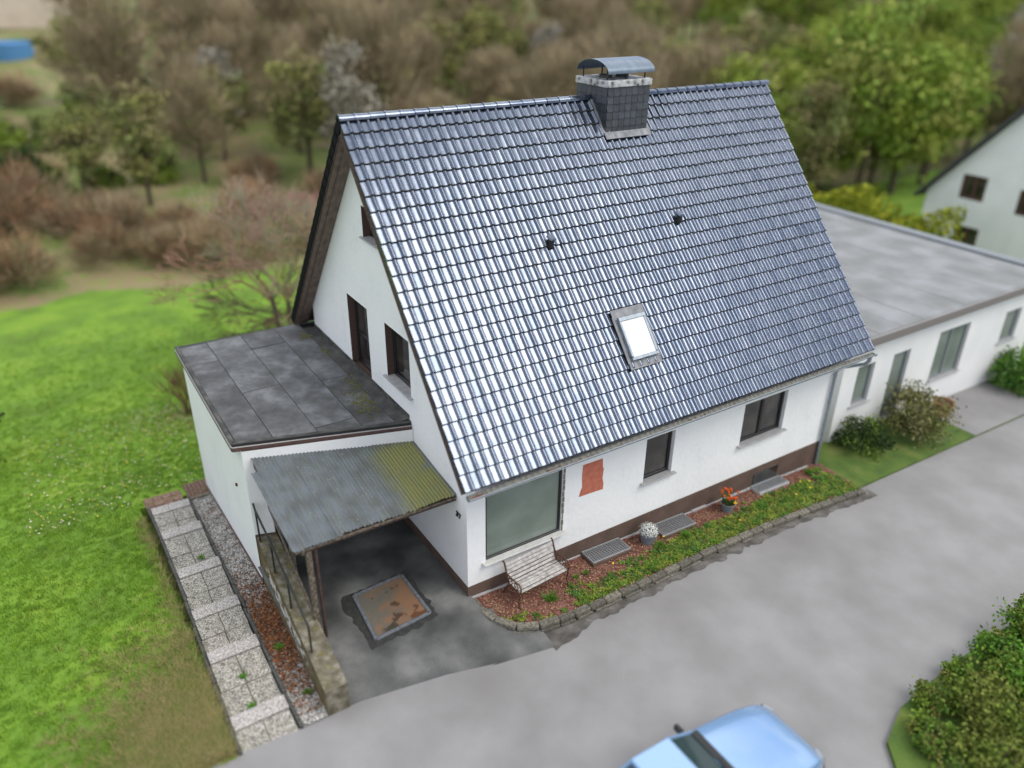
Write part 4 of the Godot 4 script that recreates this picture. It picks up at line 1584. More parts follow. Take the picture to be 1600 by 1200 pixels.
	# small weeds in the joints
	for w in [[-4.62, -6.62, "small weed on the second step from the lawn end"], [-4.42, -5.3, "small weed at the edge of the slabs near the pebbles"], [-4.75, .30, "weed growing in the joint of the lowest block step"], [-3.85, -1.0, "weed growing through the fallen leaves"], [-3.78, .55, "weed in the pebble strip by the parapet end"], [-4.68, -.6, "weed in the long joint between slabs"]]:
		var wd := thing("weed", w[2], "weed", Vector3(w[0], left_y(w[1]) + .02, w[1]), "weeds in the paving joints")
		var mb := MB.new()
		mb.use_c = true
		for q in 40:
			var a := rf(0, TAU)
			var l := rf(.04, .13)
			mb.col = Color(rf(.05, .10), rf(.13, .22), rf(.01, .03))
			var d := Vector3(cos(a), rf(.2, 1.0), sin(a)).normalized()
			var sd := Vector3(-sin(a), 0, cos(a)) * rf(.008, .016)
			var o := Vector3(rf(-.05, .05), 0, rf(-.05, .05))
			mb.tri(o - sd, o + sd, o + d * l)
			mb.tri(o + d * l * .5 - sd * 1.2, o + d * l * .5 + sd * 1.2, o + d * l * 1.1)
		lp(wd, "leaves", mb, M.leaf)

func make_path() -> void:
	# brick path at the lower end of the steps
	var t := thing("brick_path", "short path of reddish pavers at the lawn end of the steps", "path", Vector3(-4.3, -1.5, -9.0))
	var y := -1.45
	for i in 4:
		for j in 3:
			var m := MB.new()
			m.box(Vector3(-5.02 + i * .245 + rf(-.006, .006), y - .06 + rf(-.006, .006), -8.62 - j * .245), Vector3(.235, .1, .235), .008, Basis(Vector3.UP, rf(-.02, .02)))
			wp(t, "paver", m, M.paver[rng.randi() % 3])
	for i in 6:
		for j in 8:
			var m := MB.new()
			m.box(Vector3(-4.0 + i * .105 + rf(-.004, .004), y - .055 + rf(-.006, .006), -8.62 - j * .105), Vector3(.095, .1, .095), .006, Basis(Vector3.UP, rf(-.04, .04)))
			wp(t, "paver", m, M.paver[1])
	for i in 2:
		var m := MB.new()
		m.box(Vector3(-3.95 + i * .36, y - .03, -8.52), Vector3(.35, .14, .06), .008)
		wp(t, "border_stone", m, M.concrete_moss)

# ------------------------------------------------------------------ driveway cover
func make_cover() -> void:
	var pts := [Vector2(-2.09, -1.28), Vector2(-.94, -1.34), Vector2(-.93, .02), Vector2(-2.19, .12)]
	var t := thing("shaft_cover", "large rusty steel shaft cover set in the driveway", "cover", Vector3(-1.54, -.25, -.6))
	# asphalt repair round it
	var ring := PackedVector2Array()
	var c := Vector2(-1.54, -.62)
	for i in 4:
		var p: Vector2 = pts[i]
		var q: Vector2 = pts[(i + 1) % 4]
		for k in 14:
			var s := p.lerp(q, k / 14.0)
			var d := (s - c).normalized()
			var wd: float = [.10, .17, .20, .24][i] + rf(-.04, .05)
			if i == 3 and k > 8: wd += .10
			ring.push_back(s + d * wd)
	var mp := MB.new()
	mp.prism(ring, -.26, -.2455)
	wp(t, "asphalt_patch", mp, M.asphalt_patch)
	var fr := MB.new()
	for i in 4:
		var p: Vector2 = pts[i]
		var q: Vector2 = pts[(i + 1) % 4]
		fr.bar(Vector3(p.x, -.235, p.y), Vector3(q.x, -.235, q.y), .075, .05, Vector3.UP, .006)
	wp(t, "frame", fr, M.steel_frame)
	# rusted plate: colours of rust, paint and a wet stain mixed by noise
	var fn := FastNoiseLite.new()
	fn.seed = 4
	fn.frequency = 1.4
	fn.fractal_octaves = 5
	var pl := MB.new()
	pl.use_c = true
	var N := 48
	var P := func(u: float, v: float) -> Vector3:
		var a: Vector2 = pts[0].lerp(pts[1], u)
		var b: Vector2 = pts[3].lerp(pts[2], u)
		var p: Vector2 = a.lerp(b, v)
		return Vector3(p.x, -.222, p.y)
	var K := func(u: float, v: float) -> Color:
		var k := fn.get_noise_2d(u * 2.0, v * 2.0) * .5 + .5
		var f := fn.get_noise_2d(u * 12.0, v * 12.0) * .5 + .5
		var rust := smoothstep(.35, .75, k * .6 + u * .35 + v * .15)
		var col := Color(.12, .115, .095).lerp(Color(.25, .12, .055), rust).lerp(Color(.16, .15, .13), f * .5)
		var wet := smoothstep(.50, .56, fn.get_noise_2d(u * 2.4 + 9, v * 3.0) * .5 + .5 + smoothstep(.62, .95, v) * .32 - .20) * smoothstep(.1, .25, u)
		return col.lerp(Color(.045, .04, .028).lerp(Color(.11, .045, .02), smoothstep(.4, .75, u)), wet * .9)
	for i in N:
		for j in N:
			var u0 := .035 + .93 * i / N
			var u1 := .035 + .93 * (i + 1) / N
			var v0 := .035 + .93 * j / N
			var v1 := .035 + .93 * (j + 1) / N
			pl.quad(P.call(u0, v1), P.call(u1, v1), P.call(u1, v0), P.call(u0, v0))
			var k0: int = pl.c.size() - 6
			var ca: Color = K.call(u0, v1)
			var cb: Color = K.call(u1, v1)
			var cc: Color = K.call(u1, v0)
			var cd: Color = K.call(u0, v0)
			pl.c[k0] = ca; pl.c[k0 + 1] = cc; pl.c[k0 + 2] = cb
			pl.c[k0 + 3] = ca; pl.c[k0 + 4] = cd; pl.c[k0 + 5] = cc
	wp(t, "steel_plate", pl, vcol(.55, .5), "rust-brown steel plate")

# ------------------------------------------------------------------ flower bed
var kerb_line: Array = []

func make_bed() -> void:
	var cl := [Vector2(.05, .10), Vector2(.05, .45), Vector2(.12, .80), Vector2(.30, 1.13), Vector2(.58, 1.36), Vector2(.95, 1.47), Vector2(1.5, 1.51), Vector2(2.5, 1.52), Vector2(4.0, 1.49), Vector2(5.7, 1.42), Vector2(8.0, 1.42), Vector2(10.0, 1.52), Vector2(11.4, 1.62)]
	var cv := Curve2D.new()
	for i in cl.size():
		var tg: Vector2 = (cl[mini(i + 1, cl.size() - 1)] - cl[maxi(i - 1, 0)]) * .16
		cv.add_point(cl[i], -tg, tg)
	# soil
	var so := MB.new()
	var fn := FastNoiseLite.new()
	fn.seed = 8
	fn.frequency = 1.5
	var nx := 110
	var nz := 14
	var front := func(x: float) -> float:
		var best := 1.45
		for i in cl.size() - 1:
			if x >= cl[i].x and x < cl[i + 1].x:
				best = lerpf(cl[i].y, cl[i + 1].y, (x - cl[i].x) / (cl[i + 1].x - cl[i].x))
		if x < .06: best = .5
		return best - .02
	var H := func(x: float, z: float) -> float: return bed_y(x) - .02 + fn.get_noise_2d(x * 2.0, z * 2.0) * .025
	for i in nx:
		var x0 := lerpf(.06, 11.5, float(i) / nx)
		var x1 := lerpf(.06, 11.5, float(i + 1) / nx)
		var f0: float = front.call(x0)
		var f1: float = front.call(x1)
		for j in nz:
			var z00 := lerpf(0, f0, float(j) / nz)
			var z01 := lerpf(0, f0, float(j + 1) / nz)
			var z10 := lerpf(0, f1, float(j) / nz)
			var z11 := lerpf(0, f1, float(j + 1) / nz)
			so.quad(Vector3(x0, H.call(x0, z01), z01), Vector3(x1, H.call(x1, z11), z11), Vector3(x1, H.call(x1, z10), z10), Vector3(x0, H.call(x0, z00), z00))
	struct("flower_bed_soil", so, M.soil)
	# pale concrete haunch strip at the foot of the plinth
	var hs := MB.new()
	for i in 22:
		var x := .3 + i * .5
		hs.box(Vector3(x, bed_y(x) - .005 + rf(-.012, .012), .035), Vector3(.5, .06, .05 + rf(-.02, .03)), .01, Basis(Vector3(0, 0, 1), -.037 + rf(-.02, .02)))
	single("plinth_haunch", hs, M.sill, "narrow pale mortar strip at the foot of the brown plinth", "mortar strip")
	# edging stones
	var t := thing("bed_edging", "curved low edging of weathered stones round the flower bed", "edging", Vector3(4.0, -.5, 1.5))
	var L := cv.get_baked_length()
	var d := 0.0
	while d < L - .2:
		var ln := rf(.36, .5)
		var a := cv.sample_baked(d)
		var b := cv.sample_baked(minf(d + ln, L))
		var mid := (a + b) * .5
		var dir := (b - a).normalized()
		var yaw := atan2(-dir.y, dir.x)
		var y := bed_y(mid.x) + .03
		if mid.x < 1.4: y += .02
		var bs := Basis(Vector3.UP, yaw + rf(-.03, .03)) * Basis(Vector3(0, 0, 1), -.03 * dir.x + rf(-.015, .015))
		var m := MB.new()
		m.box(Vector3(mid.x, y - .055 + rf(-.01, .01), mid.y), Vector3((b - a).length() - .012, .11, .17 + rf(-.015, .015)), .018, bs)
		wp(t, "edging_stone", m, M.kerb[rng.randi() % 3])
		# lower courses, drawn out a little
		var cn := 2 if mid.x < 2.6 else 1
		for k in cn:
			var off := Vector2(dir.y, -dir.x) * -.02 * (k + 1) + dir * rf(-.12, .12)
			var m2 := MB.new()
			m2.box(Vector3(mid.x + off.x, y - .165 - k * .105, mid.y + off.y), Vector3((b - a).length() - .01, .10, .17), .018, bs)
			wp(t, "edging_stone", m2, M.kerb[rng.randi() % 3])
		d += ln
	# red chips
	var ch := MB.new()
	ch.box(Vector3.ZERO, Vector3(.026, .012, .018), .003)
	var places: Array = []
	var cols: Array = []
	for i in 9000:
		var x := rf(.12, 11.2)
		var z: float = pow(rng.randf(), 1.2) * (front.call(x) - .1) + .03
		var b := Basis(Vector3.UP, rf(0, TAU)) * Basis(Vector3.RIGHT, rf(-.5, .5))
		places.push_back(Transform3D(b.scaled(Vector3.ONE * rf(.5, 1.3)), Vector3(x, H.call(x, z) + .004, z)))
		var k := rf(.5, 1.4)
		cols.push_back([Color(.24 * k, .085 * k, .055 * k), Color(.16 * k, .055 * k, .04 * k), Color(.33 * k, .2 * k, .16 * k)][i % 3])
	stuff("red_chippings", ch.mesh(), vcol(.9), places, "reddish chippings covering the flower bed under the windows", "chippings", cols)
	# ground cover: rosettes of leaves
	var rs := MB.new()
	for q in 13:
		var a := TAU * q / 13.0 + rf(-.3, .3)
		var l := rf(.06, .15)
		var el := rf(.15, .9)
		var dd := Vector3(cos(a) * cos(el), sin(el), sin(a) * cos(el))
		var sd := Vector3(-sin(a), 0, cos(a)) * rf(.010, .017)
		var mid := dd * l * .55 + Vector3(0, .008, 0)
		var tip := dd * l + Vector3(0, -.03 * l / .15, 0)
		rs.quad(Vector3.ZERO - sd * .4, mid - sd, mid + sd, Vector3.ZERO + sd * .4)
		rs.tri(mid - sd, tip, mid + sd)
	places = []
	cols = []
	var dens := FastNoiseLite.new()
	dens.seed = 15
	dens.frequency = .55
	for i in 4200:
		var x := rf(.3, 11.3)
		var f: float = front.call(x)
		var z := rf(.25, f - .08)
		var q := z / f
		# plants crowd the street side and the far end; the bench end stays bare
		var want := smoothstep(.35, .75, q + (x - 4.0) * .035) * lerpf(.35, 1.0, smoothstep(1.0, 5.5, x)) + dens.get_noise_2d(x, z * 1.6) * .55
		if q < .45 and x < 8.0: want -= .5
		want -= .12
		if rng.randf() > want: continue
		var s := rf(.45, 1.25)
		places.push_back(Transform3D(Basis(Vector3.UP, rf(0, TAU)).scaled(Vector3(s, s * rf(.7, 1.3), s)), Vector3(x, H.call(x, z), z)))
		var k := rf(.65, 1.35)
		cols.push_back([Color(.075 * k, .16 * k, .02 * k), Color(.12 * k, .19 * k, .018 * k), Color(.17 * k, .20 * k, .03 * k), Color(.05 * k, .12 * k, .02 * k)][rng.randi() % 4])
	stuff("ground_cover", rs.mesh(), leafy(.6), places, "low green leafy plants along the street side of the flower bed", "ground cover", cols)
	# dry leaf scraps and yellow blossoms
	var sc := MB.new()
	sc.tri(Vector3(-.02, .0, 0), Vector3(0, .008, .012), Vector3(.022, .002, 0))
	sc.tri(Vector3(-.02, .0, 0), Vector3(.022, .002, 0), Vector3(0, .006, -.012))
	places = []
	cols = []
	for i in 4200:
		var x := rf(.2, 11.2)
		var z := rf(.2, front.call(x) - .05)
		places.push_back(Transform3D(Basis(Vector3.UP, rf(0, TAU)).scaled(Vector3.ONE * rf(.5, 1.3)), Vector3(x, H.call(x, z) + rf(.01, .05), z)))
		var k := rf(.5, 1.2)
		cols.push_back(Color(.42 * k, .3 * k, .17 * k) if i % 3 else Color(.2 * k, .09 * k, .05 * k))
	stuff("dry_leaf_scraps", sc.mesh(), leafy(.8), places, "pale dry leaf scraps scattered in the flower bed", "leaves", cols)
	var yf := MB.new()
	for q in 8:
		var a := TAU * q / 8
		var b := TAU * (q + 1) / 8
		yf.tri(Vector3(0, .012, 0), Vector3(cos(b) * .03, .004, sin(b) * .03), Vector3(cos(a) * .03, .004, sin(a) * .03))
	yf.tube([Vector3(0, -.16, 0), Vector3(0, .005, 0)], [.004], 4, false)
	var yme := yf.mesh()
	var ymat := flat(lin(.62, .46, .02), .7)
	for p in [[10.0, .62, "upper of the yellow blossoms near the downpipe"], [10.25, .72, "yellow blossom among the leaves near the downpipe"], [10.0, .95, "yellow blossom close to the kerb at the far end of the bed"], [9.4, .98, "yellow blossom in the thick leaves right of the orange tulips"], [5.05, .60, "yellow blossom in front of the white flower pot"], [3.35, .78, "yellow blossom in front of the nearest light well"], [7.2, 1.05, "yellow blossom near the kerb below the orange tulips"]]:
		var o := single("yellow_flower", yme, ymat, p[2], "flower", "yellow flowers in the bed")
		o.position = Vector3(p[0], bed_y(p[0]) + .15, p[1])
	# grass tufts near the bench and pots
	for p in [[1.52, .92, .26, 90, "bright green grass tuft in front of the bench"], [2.42, .62, .13, 40, "green tuft just right of the bench"], [2.72, .62, .13, 40, "green tuft between bench and nearest light well"], [4.85, .72, .22, 80, "feathery green tuft in front of the white flower pot"], [5.65, .75, .25, 80, "green tuft in front of the middle light well"], [10.75, .30, .22, 70, "leafy tuft at the foot of the downpipe"], [8.3, .85, .2, 60, "dark bushy tuft between tulips and last grate"], [2.15, .82, .1, 26, "small tuft by the right bench foot"], [1.0, 1.15, .1, 26, "small tuft near the curved edging below the bench"]]:
		var tf := thing("grass_tuft", p[4], "plant", Vector3(p[0], bed_y(p[0]) - .01, p[1]), "tufts in the flower bed")
		var mb := MB.new()
		mb.use_c = true
		for q in p[3]:
			var a := rf(0, TAU)
			var rr: float = p[2]
			var l: float = rr * rf(.5, 1.15)
			mb.col = Color(rf(.05, .10), rf(.15, .24), rf(.012, .03))
			var el := rf(.4, 1.4)
			var dd := Vector3(cos(a) * cos(el), sin(el), sin(a) * cos(el))
			var sd := Vector3(-sin(a), 0, cos(a)) * rf(.004, .008)
			var o := Vector3(rf(-.3, .3), 0, rf(-.3, .3)) * rr
			mb.quad(o - sd, o + dd * l * .6 - sd, o + dd * l * .6 + sd, o + sd)
			mb.tri(o + dd * l * .6 - sd, o + dd * l + Vector3(0, -.15 * l, 0), o + dd * l * .6 + sd)
		lp(tf, "blades", mb, M.leaf)

# ------------------------------------------------------------------ light wells
func make_light_well(x0: float, x1: float, zd: float, label: String, raised: float, pale: bool) -> void:
	var xm := (x0 + x1) * .5
	var y := bed_y(xm)
	var t := thing("light_well", label, "grate", Vector3(xm, y, zd * .5), "light well grates along the wall")
	t.rotation.z = -.037
	var w := x1 - x0
	var c := MB.new()
	var b := .06
	var yt := raised
	c.box(Vector3(0, yt * .5 - .1, zd * .5 - b * .5), Vector3(w, yt + .2, b), .008)
	c.box(Vector3(0, yt * .5 - .1, -zd * .5 + b * .5 + .02), Vector3(w, yt + .2, b), .008)
	c.box(Vector3(-w * .5 + b * .5, yt * .5 - .1, .01), Vector3(b, yt + .2, zd - 2 * b), .008)
	c.box(Vector3(w * .5 - b * .5, yt * .5 - .1, .01), Vector3(b, yt + .2, zd - 2 * b), .008)
	c.box(Vector3(0, -.19, 0), Vector3(w - .02, .02, zd - .02), 0.0)
	lp(t, "curb", c, M.sill if pale else M.well_brown)
	var f := MB.new()
	var iw := w - .05
	var idp := zd - .06
	var yg := yt + .006
	f.box(Vector3(0, yg, idp * .5 - .012), Vector3(iw, .03, .024), .003)
	f.box(Vector3(0, yg, -idp * .5 + .012), Vector3(iw, .03, .024), .003)
	f.box(Vector3(-iw * .5 + .012, yg, 0), Vector3(.024, .03, idp - .048), .003)
	f.box(Vector3(iw * .5 - .012, yg, 0), Vector3(.024, .03, idp - .048), .003)
	lp(t, "grate_frame", f, M.galvanised)
	var g := MB.new()
	var n1 := int(iw / .075)
	for i in range(1, n1):
		g.box(Vector3(-iw * .5 + iw * i / n1, yg, 0), Vector3(.010, .026, idp - .05))
	var n2 := int(idp / .05)
	for i in range(1, n2):
		g.box(Vector3(0, yg - .001, -idp * .5 + idp * i / n2), Vector3(iw - .05, .024, .011 if not pale else .016))
	lp(t, "grating", g, M.galvanised)
	var dk := MB.new()
	dk.box(Vector3(0, yt * .5 - .14, 0), Vector3(w - 2 * b, .01, zd - 2 * b))
	lp(t, "shaft_floor", dk, M.dark_gap)

# ------------------------------------------------------------------ bench
func make_bench() -> void:
	var t := thing("garden_bench", "weathered white slatted bench with rusty scrolled iron ends under the big window", "bench", Vector3(1.44, bed_y(1.44), .42))
	t.rotation.y = deg_to_rad(4.0)
	var hw := .64
	# side profile: z forward, y up; seat then back
	var prof := [Vector2(.30, .40), Vector2(.215, .412), Vector2(.13, .405), Vector2(.045, .40), Vector2(-.04, .405)]
	for i in prof.size():
		var m := MB.new()
		m.box(Vector3(0, prof[i].y, prof[i].x), Vector3(hw * 2, .022, .068), .006, Basis(Vector3(1, 0, 0), .03 * (2 - i)))
		lp(t, "seat_slat", m, M.bench_wood)
	var bk := [Vector2(-.10, .455), Vector2(-.135, .535), Vector2(-.165, .62), Vector2(-.19, .705), Vector2(-.215, .79)]
	for i in bk.size():
		var m := MB.new()
		m.box(Vector3(0, bk[i].y, bk[i].x), Vector3(hw * 2, .068, .022), .006, Basis(Vector3(1, 0, 0), -.38 + .02 * i))
		lp(t, "back_slat", m, M.bench_wood)
	for sx in [-1.0, 1.0]:
		var X: float = sx * (hw + .02)
		var e := MB.new()
		var P := func(z: float, y: float) -> Vector3: return Vector3(X, y, z)
		# back upright with curl, front leg with S bend, seat rail, arm scroll
		e.tube([P.call(-.26, 0), P.call(-.21, .14), P.call(-.10, .30), P.call(-.07, .40), P.call(-.11, .52), P.call(-.18, .70), P.call(-.24, .84), P.call(-.27, .87), P.call(-.295, .85), P.call(-.28, .83)], [.018, .018, .02, .02, .02, .02, .02, .018, .016, .012], 7)
		e.tube([P.call(.36, 0), P.call(.33, .06), P.call(.30, .16), P.call(.33, .28), P.call(.34, .36), P.call(.31, .395), P.call(.15, .385), P.call(-.07, .385)], [.02, .018, .018, .02, .02, .02, .018, .018], 7)
		e.tube([P.call(.34, .39), P.call(.37, .48), P.call(.36, .56), P.call(.30, .61), P.call(.16, .60), P.call(.02, .60), P.call(-.14, .62)], [.018, .018, .018, .018, .016, .016, .016], 7)
		e.tube([P.call(.20, .40), P.call(.26, .47), P.call(.24, .55), P.call(.16, .56), P.call(.13, .50), P.call(.17, .46), P.call(.21, .50)], [.012], 6)
		e.tube([P.call(.0, .40), P.call(.06, .48), P.call(.02, .56), P.call(-.05, .55), P.call(-.07, .49), P.call(-.03, .46)], [.012], 6)
		e.tube([P.call(-.20, .15), P.call(-.05, .20), P.call(.12, .19), P.call(.30, .17)], [.013], 6)
		e.box(P.call(.37, .01), Vector3(.05, .02, .07), .006)
		e.box(P.call(-.27, .01), Vector3(.05, .02, .07), .006)
		lp(t, "bench_end", e, M.bench_iron)
	var sr := MB.new()
	sr.tube([Vector3(-hw, .2, -.02), Vector3(hw, .2, -.02)], [.01], 6)
	lp(t, "stretcher", sr, M.bench_iron)

# ------------------------------------------------------------------ potted flowers
func make_pots() -> void:
	var pm := MB.new()
	pm.lathe(Vector3.ZERO, [Vector2(0, 0), Vector2(.14, 0), Vector2(.15, .01), Vector2(.195, .25), Vector2(.215, .255), Vector2(.22, .30), Vector2(.20, .30), Vector2(.19, .24)], 28)
	var pme := pm.mesh()
	var so := MB.new()
	so.lathe(Vector3.ZERO, [Vector2(.195, .255), Vector2(.1, .275), Vector2(0, .28)], 20)
	var some := so.mesh()
	var w := thing("potted_plant", "grey tapered pot full of small white flowers beside the light wells", "potted plant", Vector3(4.72, bed_y(4.72) - .02, .42))
	lp(w, "pot", pme, M.pot)
	lp(w, "soil", some, M.soil_dark)
	var g := MB.new()
	g.use_c = true
	var b := MB.new()
	b.use_c = true
	for i in 900:
		var a := rf(0, TAU)
		var el := acos(rf(-.05, 1.0))
		var r := rf(.7, 1.12)
		var d := Vector3(sin(el) * cos(a), cos(el), sin(el) * sin(a))
		var p := Vector3(0, .33, 0) + d * Vector3(.23, .20, .23) * r
		if i % 3 == 0:
			g.col = Color(rf(.12, .2), rf(.17, .24), rf(.10, .14))
			var s := Vector3(-sin(a), rf(-.5, .5), cos(a)).normalized() * .012
			g.tri(p - d * .10 - s, p - d * .10 + s, p)
		else:
			var k := rf(.55, .82)
			b.col = Color(k, k, k * .98)
			var t1 := d.cross(Vector3.UP + Vector3(.1, 0, .2)).normalized()
			var t2 := d.cross(t1)
			for q in 5:
				var u0 := TAU * q / 5
				var dir := t1 * cos(u0) + t2 * sin(u0)
				var sd := t1 * -sin(u0) + t2 * cos(u0)
				b.tri(p - dir * .003, p + dir * .015 - sd * .008, p + dir * .015 + sd * .008)
	lp(w, "foliage", g, M.leaf)
	lp(w, "blossoms", b, M.petal)
	var o := thing("potted_plant", "grey pot of tall orange-red tulips standing on red chippings", "potted plant", Vector3(7.40, bed_y(7.40) - .02, .44))
	lp(o, "pot", pme, M.pot, Transform3D(Basis().scaled(Vector3(.85, .85, .85)), Vector3.ZERO))
	lp(o, "soil", some, M.soil_dark, Transform3D(Basis().scaled(Vector3(.85, .85, .85)), Vector3.ZERO))
	var st := MB.new()
	st.use_c = true
	for i in 22:
		var a := rf(0, TAU)
		var rr := sqrt(rng.randf())
		var foot := Vector3(cos(a) * rr * .12, .22, sin(a) * rr * .12)
		var top := Vector3(cos(a) * rr * .24, rf(.46, .62), sin(a) * rr * .24)
		st.col = Color(.06, .14, .03)
		st.tube([foot, (foot + top) * .5 + Vector3(0, .02, 0), top], [.006], 5, false)
		# leaf
		var la := a + rf(-1, 1)
		var ld := Vector3(cos(la) * .4, 1, sin(la) * .4).normalized()
		var ls := Vector3(-sin(la), 0, cos(la)) * .02
		st.col = Color(rf(.05, .08), rf(.13, .18), rf(.03, .05))
		st.quad(foot - ls * .5, foot + ld * .13 - ls, foot + ld * .13 + ls, foot + ls * .5)
		st.tri(foot + ld * .13 - ls, foot + ld * .26, foot + ld * .13 + ls)
		var tu := MB.new()
		tu.lathe(Vector3.ZERO, [Vector2(.004, 0), Vector2(.026, .014), Vector2(.032, .034), Vector2(.024, .062), Vector2(.016, .066), Vector2(.012, .04)], 8)
		lp(o, "tulip_blossom", tu, flat(lin(.68, rf(.07, .13), .008), .55), Transform3D(Basis(Vector3(1, 0, 0), rf(-.3, .3)) * Basis(Vector3(0, 0, 1), rf(-.3, .3)), top))
	lp(o, "stems", st, M.leaf)
	var pf := MB.new()
	for i in 12:
		var a := rf(0, TAU)
		pf.lathe(Vector3(.11 + rf(-.04, .04), .27 + rf(0, .03), .13 + rf(-.04, .04)), [Vector2(.02, .0), Vector2(.022, .008), Vector2(0, .014)], 6)
	lp(o, "primrose_blossom", pf, flat(lin(.65, .45, .02), .6))

# ------------------------------------------------------------------ parked car
func make_car() -> void:
	var gy := road_y(1.4)
	var t := thing("parked_car", "light blue car parked at the near side of the road", "car", Vector3(1.02, gy, 6.15))
	t.rotation.z = -.03
	var st := [[-2.02, .62, .62, .30], [-1.96, .80, .72, .22], [-1.75, .96, .78, .18], [-1.2, .98, .80, .18], [-.3, .97, .80, .18], [.35, .95, .80, .18], [.8, .90, .795, .18], [1.3, .84, .78, .18], [1.7, .75, .75, .19], [1.92, .64, .70, .22], [2.02, .50, .62, .28]]
	var body := MB.new()
	var rings: Array = []
	for s in st:
		var w: float = s[2]
		var top: float = s[1]
		var lo: float = s[3]
		var mid := lerpf(lo, top, .55)
		rings.push_back([Vector3(s[0], lo, -w * .9), Vector3(s[0], lo + .08, -w * .98), Vector3(s[0], mid, -w), Vector3(s[0], top - .07, -w * .97), Vector3(s[0], top - .015, -w * .88), Vector3(s[0], top + .02, -w * .5), Vector3(s[0], top + .03, 0), Vector3(s[0], top + .02, w * .5), Vector3(s[0], top - .015, w * .88), Vector3(s[0], top - .07, w * .97), Vector3(s[0], mid, w), Vector3(s[0], lo + .08, w * .98), Vector3(s[0], lo, w * .9)])
	var nr: Array = []
	for i in rings.size():
		var row: Array = []
		for j in 13:
			var a: Vector3 = rings[mini(i + 1, rings.size() - 1)][j] - rings[maxi(i - 1, 0)][j]
			var b: Vector3 = rings[i][mini(j + 1, 12)] - rings[i][maxi(j - 1, 0)]
			row.push_back(b.cross(a).normalized() * -1.0)
		nr.push_back(row)
	for i in rings.size() - 1:
		for j in 12:
			var A: Vector3 = rings[i][j]
			var n0: Vector3 = nr[i][j]
			var sgn := 1.0 if n0.dot(A - Vector3(A.x, .5, 0)) > 0 else -1.0
			body.quad_n(A, rings[i + 1][j], rings[i + 1][j + 1], rings[i][j + 1], nr[i][j] * sgn, nr[i + 1][j] * sgn, nr[i + 1][j + 1] * sgn, nr[i][j + 1] * sgn)
	for e in [0, rings.size() - 1]:
		for j in range(1, 12):
			body.tri(rings[e][0], rings[e][j], rings[e][j + 1])
	lp(t, "body", body, M.paint)
	# glasshouse
	var g := MB.new()
	var b0 := [Vector3(.12, .97, -.70), Vector3(.12, .97, .70), Vector3(-1.78, .97, .68), Vector3(-1.78, .97, -.68)]
	var t0 := [Vector3(-.62, 1.42, -.56), Vector3(-.62, 1.42, .56), Vector3(-1.35, 1.42, .54), Vector3(-1.35, 1.42, -.54)]
	var names := ["windscreen", "side_window", "rear_window", "side_window"]
	for k in 4:
		var m := MB.new()
		m.quad(b0[k], b0[(k + 1) % 4], t0[(k + 1) % 4], t0[k])
		lp(t, names[k], m, M.glass_car)
		var p := MB.new()
		p.tube([b0[k], t0[k]], [.035, .03], 6)
		lp(t, "pillar", p, M.paint)
	var rf_ := MB.new()
	rf_.box(Vector3(-.98, 1.43, 0), Vector3(.80, .06, 1.14), .028)
	lp(t, "roof", rf_, M.paint)
	var wp2 := MB.new()
	wp2.tube([Vector3(.13, 1.0, -.1), Vector3(.06, 1.03, .55)], [.012], 5)
	lp(t, "wiper", wp2, M.plastic)
	var cw := MB.new()
	cw.box(Vector3(.17, .985, 0), Vector3(.14, .02, 1.36), .008)
	lp(t, "cowl", cw, M.plastic)
	for z in [-.805, .805]:
		var mi := MB.new()
		mi.box(Vector3(-.02, .98, z + signf(z) * .03), Vector3(.1, .12, .2), .03)
		lp(t, "wing_mirror", mi, M.plastic)
		for x in [1.32, -1.3]:
			var ty := MB.new()
			ty.tube([Vector3(x, .30, z - signf(z) * .17), Vector3(x, .30, z - signf(z) * .15), Vector3(x, .30, z + signf(z) * .0), Vector3(x, .30, z + signf(z) * .015)], [.27, .30, .30, .27], 24)
			var wh := lp(t, "wheel", ty, M.rubber)
			var ri := MB.new()
			ri.tube([Vector3(x, .30, z + signf(z) * .005), Vector3(x, .30, z + signf(z) * .024)], [.19, .17], 16)
			lp(wh, "rim", ri, M.rim)
			var ar := MB.new()
			for q in 14:
				var a0 := PI * q / 14
				var a1 := PI * (q + 1) / 14
				var zo: float = z + signf(z) * .004
				ar.quad(Vector3(x + cos(a0) * .3, .3 + sin(a0) * .3, zo), Vector3(x + cos(a0) * .37, .3 + sin(a0) * .37, zo), Vector3(x + cos(a1) * .37, .3 + sin(a1) * .37, zo), Vector3(x + cos(a1) * .3, .3 + sin(a1) * .3, zo))
			lp(t, "wheel_arch", ar, M.plastic)
	for z in [-.55, .55]:
		var hl := MB.new()
		hl.box(Vector3(1.93, .58, z), Vector3(.16, .14, .28), .05, Basis(Vector3.UP, -signf(z) * .35))
		lp(t, "headlight", hl, M.lamp_glass)
	var bp := MB.new()
	bp.box(Vector3(1.98, .36, 0), Vector3(.16, .2, 1.36), .06)
	lp(t, "bumper", bp, M.plastic)

